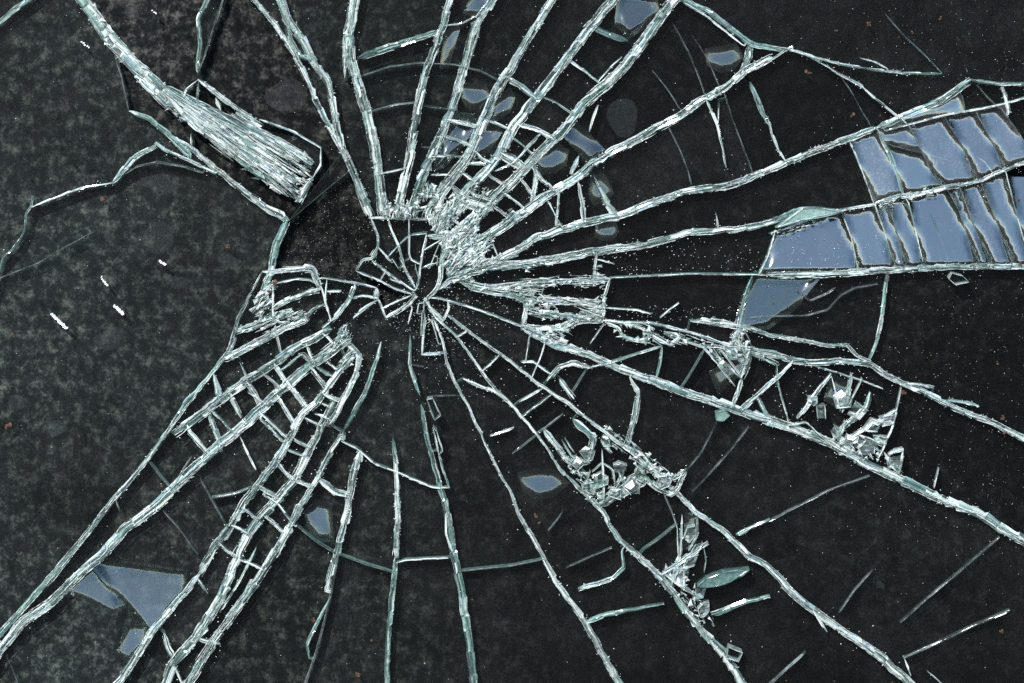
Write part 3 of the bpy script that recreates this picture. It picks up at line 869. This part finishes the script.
# a few cracks that run from the outer corners of the network to the pane's edge
seg([(288, 222), (350, 171), (370, 217)])
seg([(288, 222), (343, 150)])
seg([(263, 291), (263, 271)])
cv, ce, cf, _, oe, _ = delaunay_2d_cdt(SV, SE, [], 0, 0.01)
cons = set()
for e, o in zip(ce, oe):
    if o: cons.add((min(e), max(e)))
par = list(range(len(cf)))
def find(a):
    while par[a] != a: par[a] = par[par[a]]; a = par[a]
    return a
em = {}
for i, f in enumerate(cf):
    for k in range(3):
        a, b = f[k], f[(k + 1) % 3]; key = (min(a, b), max(a, b))
        if key in cons: continue
        if key in em: par[find(i)] = find(em[key])
        else: em[key] = i
groups = {}
for i in range(len(cf)): groups.setdefault(find(i), []).append(i)

def area2(a, b, c): return (b.x - a.x) * (c.y - a.y) - (b.y - a.y) * (c.x - a.x)
def locate(x, y):
    p = Vector((x, y))
    for i, f in enumerate(cf):
        a, b, c = (cv[k] for k in f)
        s = [area2(a, b, p), area2(b, c, p), area2(c, a, p)]
        if min(s) >= 0 or max(s) <= 0: return find(i)
HOLES = {locate(320, 235), locate(340, 200), locate(300, 250)}
# loosened shards that lean back and mirror the sky: seed, slope
SKY = {}
for x, y, s in [(867, 165, .19), (885, 185, .17), (915, 175, .14), (935, 140, .21), (925, 108, .15), (955, 102, .14), (985, 130, .21), (1010, 150, .2),
                (1015, 115, .19), (840, 240, .21), (903, 230, .21), (925, 225, .21), (950, 235, .21), (975, 225, .21), (1005, 220, .2), (1012, 180, .18)]:
    gid = locate(x, y)
    if gid is not None: SKY[gid] = s

BLUE = pts(853, 143, 877, 129, 925, 110, 1024, 100, 1070, 100, 1070, 265, 893, 269, 768, 273, 775, 234, 800, 223, 840, 213, 875, 204)
for gid, tris in groups.items():                   # every shard of the loosened corner leans back by its own amount
    ar = [abs(area2(*(cv[k] for k in cf[i]))) / 2 for i in tris]; tot = sum(ar)
    if not 60 < tot < 9000: continue
    cx_ = sum(a * sum(cv[k].x for k in cf[i]) / 3 for a, i in zip(ar, tris)) / tot
    cy_ = sum(a * sum(cv[k].y for k in cf[i]) / 3 for a, i in zip(ar, tris)) / tot
    if inside(cx_, cy_, BLUE): SKY[gid] = SKY.get(gid, .2) + uni(-.03, .03)

def dist_seg(p, a, b):
    ab = b - a; t = max(0, min(1, (p - a).dot(ab) / max(1e-9, ab.length_squared)))
    return (p - a - ab * t).length

def pillow(mb, loop, slope, edge=9.0, step=3.0, d0=0.0, thick=.0025, lean=0.0):
    """a leaf of glass, leaning back in the middle and bent flat towards its rim"""
    lp = [Vector(a) for a in loop]
    dense = []
    for i in range(len(lp)):
        a, b = lp[i], lp[(i + 1) % len(lp)]; k = max(1, int((b - a).length / step))
        dense += [a.lerp(b, j / k) for j in range(k)]
    n = len(dense)
    P2 = [(a.x, a.y) for a in dense]
    xs = [a.x for a in dense]; ys = [a.y for a in dense]
    inner = []
    y = min(ys) + step / 2
    while y < max(ys):
        x = min(xs) + step / 2
        while x < max(xs):
            c = Vector((x + uni(-.4, .4), y + uni(-.4, .4)))
            if inside(c.x, c.y, P2) and min(dist_seg(c, dense[i], dense[(i + 1) % n]) for i in range(n)) > step * .6: inner.append(c)
            x += step
        y += step
    al = dense + inner
    vv, _, ff, ov, _, _ = delaunay_2d_cdt(al, [(i, (i + 1) % n) for i in range(n)], [], 0, 1e-4)
    cy = sum(ys) / n; cx = sum(xs) / n
    top, bot = [], []
    for v in vv:
        dd = min(dist_seg(v, dense[i], dense[(i + 1) % n]) for i in range(n))
        t = min(1, dd / edge); wgt = t * t * (3 - 2 * t)
        # upward-facing: the upper edge lies deeper than the lower edge
        h = (1.4 * slope * (cy - v.y) * wgt + .018 * slope * (noise.noise((v.x * .06, v.y * .06, cx)) * 30) * wgt) * S
        top.append(P(v.x, v.y, d0 + h)); bot.append(P(v.x, v.y, d0 + h + thick))
    m = len(vv); fs = []; fb = []
    be = {}
    for f in ff:
        c = (vv[f[0]] + vv[f[1]] + vv[f[2]]) / 3
        if not inside(c.x, c.y, P2): continue
        f = tuple(f) if area2(*(vv[k] for k in f)) < 0 else tuple(reversed(f))
        fs.append(f); fb.append(tuple(m + k for k in reversed(f)))
        for k in range(3):
            be[(f[k], f[(k + 1) % 3])] = 1
    for (a, b) in list(be):
        if (b, a) not in be: fb.append((b, a, m + a, m + b))
    mb.add(top, fs, 0)
    mb.add(top + bot, fb, 1)

nsh = 0
for gid, tris in groups.items():
    if gid in HOLES: continue
    ar = sum(abs(area2(*(cv[k] for k in cf[i]))) for i in tris) / 2
    if ar < 26: continue
    de = {}
    for i in tris:
        f = cf[i]; f = list(f) if area2(*(cv[k] for k in f)) > 0 else list(reversed(f))
        for k in range(3): de[(f[k], f[(k + 1) % 3])] = 1
    bd = [(a, b) for (a, b) in de if (b, a) not in de]
    if gid in SKY and ar < 9000:
        nxt = {}
        for a, b in bd: nxt.setdefault(a, []).append(b)
        loops = []
        while nxt:
            st = next(iter(nxt)); lp = [st]; cur = st
            while True:
                nb = nxt[cur].pop()
                if not nxt[cur]: del nxt[cur]
                if nb == st or nb not in nxt: break
                lp.append(nb); cur = nb
            loops.append(lp)
        lp = max(loops, key=lambda l: abs(sum(cv[l[i]].x * cv[l[(i + 1) % len(l)]].y - cv[l[(i + 1) % len(l)]].x * cv[l[i]].y for i in range(len(l)))))
        mb = MB(); pillow(mb, [cv[k] for k in lp], SKY[gid], edge=4.5, step=3.5 if ar < 6000 else 8)
        tag(mb.build('shard', [LIFTED, GLASS], pane, smooth=True), 'shard leaning back and mirroring the blue sky'); nsh += 1
        continue
    ins = {}
    for a, b in bd:
        d = (cv[b] - cv[a]).normalized(); nn = Vector((-d.y, d.x))
        for k in (a, b): ins[k] = ins.get(k, Vector((0, 0))) + nn
    ids = sorted({k for i in tris for k in cf[i]}); loc = {k: j for j, k in enumerate(ids)}
    cxm = sum(cv[k].x for k in ids) / len(ids); cym = sum(cv[k].y for k in ids) / len(ids)
    tx, ty = (uni(-.008, .008), uni(-.008, .004)) if ar < 9000 else (0, 0)
    top, bot = [], []
    for k in ids:
        v = cv[k]
        if k in ins and ins[k].length > 1e-6: v = v + ins[k].normalized() * .8
        h = ((v.x - cxm) * tx + (v.y - cym) * ty) * S
        top.append(P(v.x, v.y, h)); bot.append(P(v.x, v.y, h + .0038))
    m = len(ids); fs, ms = [], []
    mb = MB()
    tf = []
    for i in tris:
        f = cf[i]; f = list(f) if area2(*(cv[k] for k in f)) < 0 else list(reversed(f))
        tf.append([loc[k] for k in f])
    mb.add(top + bot, tf + [[m + k for k in reversed(f)] for f in tf], 0)
    mb.add(top + bot, [(loc[b], loc[a], m + loc[a], m + loc[b]) for a, b in bd], 1)
    mb.build('shard', [GLASS, TEAL], pane); nsh += 1
print('holes', [(h, sum(abs(area2(*(cv[k] for k in cf[i]))) for i in groups[h]) / 2) for h in HOLES])
print('cracks', len(K), 'shards', nsh)

# tilted leaves added behind the front face, shaped to mirror patches of sky
def ell(x, y, rx, ry, rot=0, n=7, irr=.2):
    ph = uni(0, 9); o = []
    for i in range(n):
        a = 2 * math.pi * i / n; k = 1 + irr * (math.sin(2 * a + ph) + .7 * math.sin(3 * a + ph * 2))
        u, v = rx * k * math.cos(a), ry * k * math.sin(a)
        o.append((x + u * math.cos(rot) - v * math.sin(rot), y + u * math.sin(rot) + v * math.cos(rot)))
    return o
LEAVES = [(ell(475, 96, 12, 15, .2), .17), (ell(502, 107, 9, 16, .5), .15), (pts(456, 116, 470, 118, 474, 126, 462, 146, 446, 164, 436, 168, 440, 150), .2),
          (pts(480, 126, 496, 128, 500, 134, 488, 152, 474, 160, 472, 150), .19), (ell(478, 4, 11, 14), .16), (ell(449, 46, 7, 20, .3), .12),
          (pts(620, -8, 655, 0, 656, 10, 645, 26, 630, 36, 618, 24), .21), (ell(724, 58, 15, 15), .13), (pts(562, 133, 574, 121, 603, 150, 589, 164), .24),
          (ell(552, 160, 15, 14, -.5), .14), (ell(607, 232, 10, 10), .17), (ell(320, 522, 15, 18), .17), (ell(542, 484, 19, 17), .16),
          (pts(92, 564, 102, 562, 180, 572, 178, 594, 150, 632), .2), (pts(68, 592, 93, 566, 122, 606, 112, 616), .2),
          (pts(118, 655, 126, 626, 146, 626, 142, 648, 130, 664), .19), (pts(746, 300, 757, 276, 818, 278, 806, 292, 792, 310, 770, 326, 738, 332), .15),
          (pts(826, 400, 832, 376, 850, 386, 842, 410), .14), (pts(684, 548, 686, 516, 697, 514, 696, 546), .16), (ell(600, 190, 10, 16, .3), .11),
          (pts(712, 372, 744, 356, 748, 368, 720, 392), .1)]
for lp, s in LEAVES:
    mb = MB(); mx_, my_ = sum(p[0] for p in lp) / len(lp), sum(p[1] for p in lp) / len(lp)
    pillow(mb, [(mx_ + (p[0] - mx_) * 1.18, my_ + (p[1] - my_) * 1.18) for p in lp], s * 1.1, edge=8, step=2.5, d0=.0024, thick=.0006)
    mb.build('added_leaf', [LEAF, GLASS], pane, smooth=True)

# ------------------------------------------------------------------ loose pieces, things of their own
def splinter(parent, x0, y0, x1, y1, w, kind='w', name='splinter', lift=.0014, mid=None):
    p = [(x0, y0), (x1, y1)] if mid is None else [(x0, y0), mid, (x1, y1)]
    return crack_mesh(p, (w * .7, w, w * .6), kind, lift=lift).build(name, FMATS, parent)

bun = tag(empty('splinter_bundle', 240, 150, .002), 'thick sheaf of white glass splinters lying left above the empty gap in the pane', 'glass splinters')
for a in [(198, 79, 256, 122, 6, (222, 97)), (199, 80, 197, 106, 3, None), (198, 80, 184, 99, 3.5, (186, 90)), (216, 98, 221, 110, 6, None),
          (259, 119, 321, 148, 3, (295, 132)), (321, 148, 313, 178, 3, (321, 164)), (270, 134, 313, 178, 3.5, (285, 153)), (311, 179, 299, 202, 7, None),
          (191, 134, 192, 147, 3, None), (236, 112, 262, 126, 8, None), (181, 92, 215, 126, 6, None)]:
    splinter(bun, a[0], a[1], a[2], a[3], a[4], mid=a[5])
BPOLY = pts(162, 84, 200, 104, 235, 112, 258, 120, 290, 135, 312, 146, 318, 160, 310, 182, 298, 203, 276, 194, 246, 172, 216, 152, 190, 126, 165, 102)
k = 0
while k < 95:
    t0, v = uni(0, 1), uni(0, 1)
    # lower rail and upper rail of the sheaf
    lo = Vector((160, 96)).lerp(Vector((298, 203)), t0); hi = Vector((172, 84)).lerp(Vector((316, 160)), t0)
    c = lo.lerp(hi, v); a = .62 + (v - .5) * -.18 + random.gauss(0, .05); L = uni(40, 105) if k % 3 == 0 else uni(20, 80)
    d = Vector((math.cos(a), math.sin(a))) * L / 2
    A, B = c - d, c + d
    if not inside(A.x, A.y, BPOLY) or not inside(B.x, B.y, BPOLY): continue
    dens = 1 - .55 * max(0, (t0 - .55) * 2) * v
    if rnd() > dens: continue
    splinter(bun, A.x, A.y, B.x, B.y, uni(5, 11) if k % 3 == 0 else uni(1.2, 3.2), 't' if k % 9 == 0 else 'w', lift=uni(.0004, .004)); k += 1
mb = MB()
fill(mb, pts(166, 96, 190, 104, 230, 122, 262, 140, 300, 176, 298, 202, 276, 193, 246, 171, 216, 151, 190, 127), lambda x, y: .64, 120, 20, 60, 1.2, d0=.0004, d1=.003, spread=.05)
fill(mb, pts(84, 0, 92, 0, 102, 18, 118, 40, 140, 62, 182, 98, 186, 124, 160, 100, 132, 70, 108, 44, 92, 20), lambda x, y: .78, 90, 10, 36, .9, d0=-.001, d1=.003, spread=.07)
fill(mb, pts(244, 128, 270, 138, 300, 150, 316, 162, 310, 182, 298, 202, 276, 192, 250, 172), lambda x, y: .62, 170, 14, 60, 1.1, d0=.0, d1=.003, spread=.06)
fill(mb, pts(308, 176, 314, 182, 303, 204, 294, 202), lambda x, y: 2.0, 30, 4, 14, 1.0, d0=-.0006, d1=.002)
tag(mb.build('crushed_glass', FMATS, bun), kind='stuff')
mb = MB(); pillow(mb, pts(268, 130, 300, 138, 319, 148, 319, 164, 312, 178, 296, 164), .02, step=5, d0=-.001); mb.build('glass_plate', [GLASS, GLASS], bun, smooth=True)

cl = tag(empty('splinter_cluster', 862, 430, .002), 'crossed splinters and crushed white glass between the two long cracks at right', 'glass splinters')
for a in [(831, 373, 797, 418, 5, (809, 402)), (831, 375, 840, 410, 2, None), (851, 373, 842, 412, 6, (847, 396)), (862, 378, 847, 408, 2, None),
          (870, 392, 836, 433, 7, (866, 408)), (901, 387, 878, 458, 3, (892, 428)), (897, 409, 838, 444, 5, (866, 428)), (788, 425, 822, 437, 2.4, (806, 422)),
          (836, 432, 852, 452, 7, None), (858, 437, 873, 459, 4, None), (888, 454, 903, 448, 5, (894, 450)), (903, 448, 899, 473, 4, None), (884, 452, 900, 474, 6, None),
          (845, 420, 838, 440, 5, None), (855, 433, 882, 446, 5, None), (822, 437, 845, 452, 4, None)]:
    splinter(cl, a[0], a[1], a[2], a[3], a[4], mid=a[5], kind='t' if a[4] == 7 and a[0] == 870 else 'w')
st = tag(empty('splinter_cluster', 730, 360, .002), 'narrow fan of splinters meeting at a point right of the black gap', 'glass splinters')
for a in [(701, 345, 735, 386, 4, (717, 362)), (707, 346, 740, 377, 3, None), (718, 346, 742, 377, 3, None), (750, 350, 741, 377, 7, (746, 366)), (727, 345, 744, 366, 3, None),
          (712, 346, 730, 372, 2, None)]:
    splinter(st, a[0], a[1], a[2], a[3], a[4], mid=a[5])
tw = tag(empty('splinter_cluster', 685, 560, .002), 'upright white splinters standing between the two lowest right cracks', 'glass splinters')
for a in [(662, 574, 708, 542, 6, (688, 556)), (682, 515, 680, 556, 4, None), (697, 514, 688, 550, 3, (697, 535)), (672, 513, 678, 556, 2, (677, 527)), (703, 545, 704, 572, 1.6, (706, 560)),
          (680, 552, 672, 582, 5, None), (684, 560, 684, 590, 3, None), (664, 573, 690, 590, 5, None)]:
    splinter(tw, a[0], a[1], a[2], a[3], a[4], mid=a[5])
sl = tag(empty('splinter_cluster', 590, 480, .002), 'tangle of splinters caught round a small round hole below the middle', 'glass splinters')
for a in [(594, 437, 588, 462, 4, None), (602, 450, 604, 502, 3, None), (588, 500, 590, 470, 4, (585, 485)), (615, 484, 603, 463, 2.6, (613, 470)), (618, 470, 624, 482, 4, None),
          (601, 440, 612, 452, 5, None), (562, 440, 590, 462, 3, (572, 456)), (565, 438, 574, 452, 2, None), (616, 487, 624, 472, 4, None)]:
    splinter(sl, a[0], a[1], a[2], a[3], a[4], mid=a[5])

def chunk(parent, x, y, r, a=None, stretch=1.0, d=-.001):
    n = random.randint(4, 6); a = uni(0, 6.28) if a is None else a
    ring = []
    for i in range(n):
        t = 2 * math.pi * (i + uni(-.3, .3)) / n; rr = r * uni(.7, 1.2)
        u, v = rr * stretch * math.cos(t), rr / stretch * math.sin(t)
        ring.append((x + u * math.cos(a) - v * math.sin(a), y + u * math.sin(a) + v * math.cos(a), d + uni(-.001, .0015)))
    ox, oy = uni(-.4, .4) * r, uni(-.4, .4) * r
    inner = [(x + ox + (p[0] - x) * .5, y + oy + (p[1] - y) * .5, d - uni(.0006, .0022)) for p in ring]
    vs = [P(*p) for p in ring + inner] + [P(x, y, d + .003)]
    m = MB(); pick = lambda: random.choice((3, 3, 3, 0, 0, 2, 1))
    uv = [(p[0], p[1]) for p in ring + inner] + [(x, y)]
    m.add(vs, [tuple(range(n, 2 * n))], 3, uv)
    for i in range(n):
        j = (i + 1) % n
        m.add([vs[i], vs[j], vs[n + j], vs[n + i]], [(0, 1, 2, 3)], pick(), [uv[i], uv[j], uv[n + j], uv[n + i]])
        m.add([vs[i], vs[j], vs[2 * n]], [(0, 2, 1)], 3, [uv[i], uv[j], uv[2 * n]])
    o = m.build('chunk', FMATS, parent)
    for i in range(n):
        if rnd() < .6: crack_mesh([ring[i][:2], ring[(i + 1) % n][:2]], (uni(1, 2),), 'w', lift=-d + .001).build('broken_edge', FMATS, o)
    return o
for x, y, r in [(842, 400, 10), (858, 412, 10), (850, 440, 8), (866, 448, 9), (880, 440, 8), (836, 432, 7), (820, 412, 8), (894, 462, 8), (872, 425, 9), (812, 400, 6), (888, 420, 8)]: chunk(cl, x, y, r)
for x, y, r in [(724, 366, 7), (732, 352, 7), (742, 358, 6), (716, 354, 6)]: chunk(st, x, y, r, .9, 1.3)
for x, y, r in [(690, 560, 8), (682, 574, 8), (696, 548, 7), (690, 534, 8), (700, 592, 8), (676, 566, 6), (704, 610, 7)]: chunk(tw, x, y, r, -.9, 1.35)
for x, y, r in [(588, 452, 9), (600, 478, 9), (614, 492, 9), (632, 486, 9), (578, 462, 7), (590, 488, 8), (620, 468, 8), (640, 474, 7), (606, 440, 7), (664, 482, 7)]: chunk(sl, x, y, r)
def plate(name, poly, label, cat, d=-.0035, thick=.002, rim=2.0, kind='w', mat=GLASS):
    cx = sum(p[0] for p in poly) / len(poly); cy = sum(p[1] for p in poly) / len(poly)
    r = tag(empty(name, cx, cy, d), label, cat)
    mb = MB(); n = len(poly)
    mb.add([P(x, y, d) for x, y in poly] + [P(x, y, d + thick) for x, y in poly],
           [tuple(range(n)), tuple(range(2 * n - 1, n - 1, -1))] + [((i + 1) % n, i, n + i, n + (i + 1) % n) for i in range(n)])
    mb.build('glass_face', [mat], r)
    mb = MB()
    for i in range(n):
        q = crack_mesh([poly[i], poly[(i + 1) % n]], (rim * uni(.6, 1.2),), kind, lift=-d + .0002)
        b = len(mb.v); mb.v += q.v; mb.f += [[b + k for k in f] for f in q.f]; mb.m += q.m; mb.uv += q.uv
    mb.build('broken_edge', FMATS, r)
    return r
plate('glass_fragment', pts(427, 398, 433, 397, 441, 414, 435, 419), 'small clear oblong fragment lying under the impact point beside a green edge', 'glass fragment')
plate('glass_fragment', pts(433, 426, 437, 430, 443, 450, 439, 453), 'slim clear fragment leaning on the green crack below the impact', 'glass fragment')
plate('glass_flake', pts(697, 585, 706, 577, 722, 571, 749, 568, 732, 579, 714, 585), 'leaf-shaped greenish flake lying beside the lowest right crack', 'glass flake', kind='t', rim=2.4, mat=TEAL)
plate('glass_chip', pts(728, 645, 742, 651, 738, 660, 726, 656), 'dark three-cornered chip near the bottom edge on the second long lower right crack', 'glass chip', mat=GLASS)
plate('glass_flake', pts(802, 208, 815, 207, 843, 211, 800, 219, 775, 227), 'long green blade-shaped flake at the left tip of the blue mirrored shards', 'glass flake', kind='t', rim=2, mat=TEAL)
plate('glass_chip', pts(715, 412, 724, 409, 729, 414, 722, 420, 716, 419), 'rounded green chip clinging under the long lower right crack', 'glass chip', kind='t', rim=3, mat=TEAL)
plate('glass_chip', pts(948, 278, 951, 272, 962, 275, 968, 281, 955, 284), 'clear droplet-like chip just under the bottom edge of the blue shards', 'glass chip', rim=1.4)

def glint(x0, y0, x1, y1, w, label, blue=False):  # small fleck, its glint put into the white and blue colour
    c = Vector(((x0 + x1) / 2, (y0 + y1) / 2)); r = tag(empty('glint_crumb', c.x, c.y, -.0002), label, 'glass crumb')
    n = max(3, int(math.hypot(x1 - x0, y1 - y0) / 2)); w *= .75
    for i in range(n):
        t = (i + .5) / n; m = MB()
        blob(m, x0 + (x1 - x0) * t + uni(-.4, .4), y0 + (y1 - y0) * t + uni(-.4, .4), w * uni(.8, 1.3), w * uni(.8, 1.2), -.0002, .0012, n=7, irr=.2)
        m.build('facet', [CHIPB if blue and i == 0 else CHIP], r)
glint(51, 313, 67, 328, 2.0, 'glass crumb with a painted white glint and blue tip on the left side', True)
glint(114, 305, 124, 314, 2.0, 'glass crumb with a bright painted glint right of the blue-tipped one')
glint(101, 276, 108, 286, 1.2, 'small crumb with a faint painted glint up and left of the larger bright one')
glint(159, 260, 166, 265, 1.6, 'crumb with a painted white glint just under the round grey water mark')
glint(81, 41, 90, 48, 1.1, 'crumb with a painted white glint left of the upper left crack')
glint(152, 10, 157, 14, 1.0, 'crumb with a painted white glint near the top edge right of the upper left crack')

# ------------------------------------------------------------------ dust and rust (nobody could count it)
mb = MB()
def speck(x, y, r, d, mat):
    a = uni(0, 6.28); r2 = r * uni(.6, 1.1)
    v = [P(x + r * math.cos(a + k * 2.094), y + r2 * math.sin(a + k * 2.094), d) for k in range(3)] + [P(x, y, d - r * S)]
    mb.add(v, [(2, 1, 0), (0, 1, 3), (1, 2, 3), (2, 0, 3)], mat)
for _ in range(800):
    x, y = uni(-60, 1090), uni(-60, 740)
    speck(x, y, uni(.25, .6) if rnd() < .9 else uni(.6, 1.1), -.0001, 0 if rnd() < .7 else 1)
for _ in range(800):                              # thicker round the impact and on the right
    a, r = uni(0, 6.28), abs(random.gauss(0, 75))
    speck(430 + r * math.cos(a), 320 + r * .8 * math.sin(a), uni(.2, .65), -.0001, 0)
for _ in range(1000):
    x, y = random.gauss(970, 80), random.choice((random.gauss(60, 50), random.gauss(340, 60), random.gauss(480, 60)))
    speck(x, y, uni(.2, .6), -.0001, 0 if rnd() < .55 else 1)
for _ in range(600):
    x = uni(280, 370); speck(x, uni(175, 300), uni(.2, .45), WALL_D - .0001, 0)
for e, ws, kind in EX:                             # crumbs along the cracks, their white standing in for sparkle
    if kind == 'w' and max(ws) > 3:
        q, L = resample(e, 4)
        for c in q:
            if rnd() < .55:
                w_ = max(ws); speck(c.x + random.gauss(0, w_ * .55), c.y + random.gauss(0, w_ * .55), uni(.25, .8), uni(-.0022, -.0002), 2)
for x0, x1, y0, y1, n in [(612, 760, 240, 276, 130), (608, 740, 305, 322, 90), (440, 530, 285, 330, 120), (770, 880, 360, 440, 120), (775, 890, 235, 270, 120)]:
    for _ in range(n): speck(uni(x0, x1), uni(y0, y1), uni(.25, .8), -.0003, 0)
tag(mb.build('glass_dust', [DUST, WARM, CHIP]), label='fine glass dust and grit scattered over the pane', cat='dust', kind='stuff')

mb = MB()
for x, y, r in [(808, 72, 4.5), (868, 24, 3.2), (836, 31, 2.5), (275, 283, 4), (270, 292, 2.4), (257, 312, 3.6), (1003, 417, 3), (904, 392, 3), (1001, 631, 3), (359, 674, 4.5),
                (372, 640, 2.4), (162, 485, 2.6), (228, 246, 4), (103, 199, 4), (8, 426, 5), (1019, 201, 3), (1021, 263, 4), (941, 18, 3), (913, 32, 2.2), (852, 115, 3),
                (216, 98, 2), (293, 342, 2.6), (536, 515, 3), (540, 522, 2.5), (998, 363, 2.5), (1005, 433, 3), (313, 620, 3), (13, 335, 2)]:
    for _ in range(4): blob(mb, x + uni(-.6, .6) * r, y + uni(-.6, .6) * r, r * uni(.2, .5), r * uni(.2, .5), uni(-.0008, -.0001), .0003, n=7, irr=.25)
for _ in range(40):
    x = uni(780, 1024) if rnd() < .6 else uni(0, 1024); blob(mb, x, uni(0, 683), uni(.4, 1.1), uni(.4, 1.1), -.0001, .0002, n=6, irr=.2)
tag(mb.build('rust_flecks', [RUST]), label='rusty orange flecks sprinkled over the pane', cat='rust', kind='stuff')
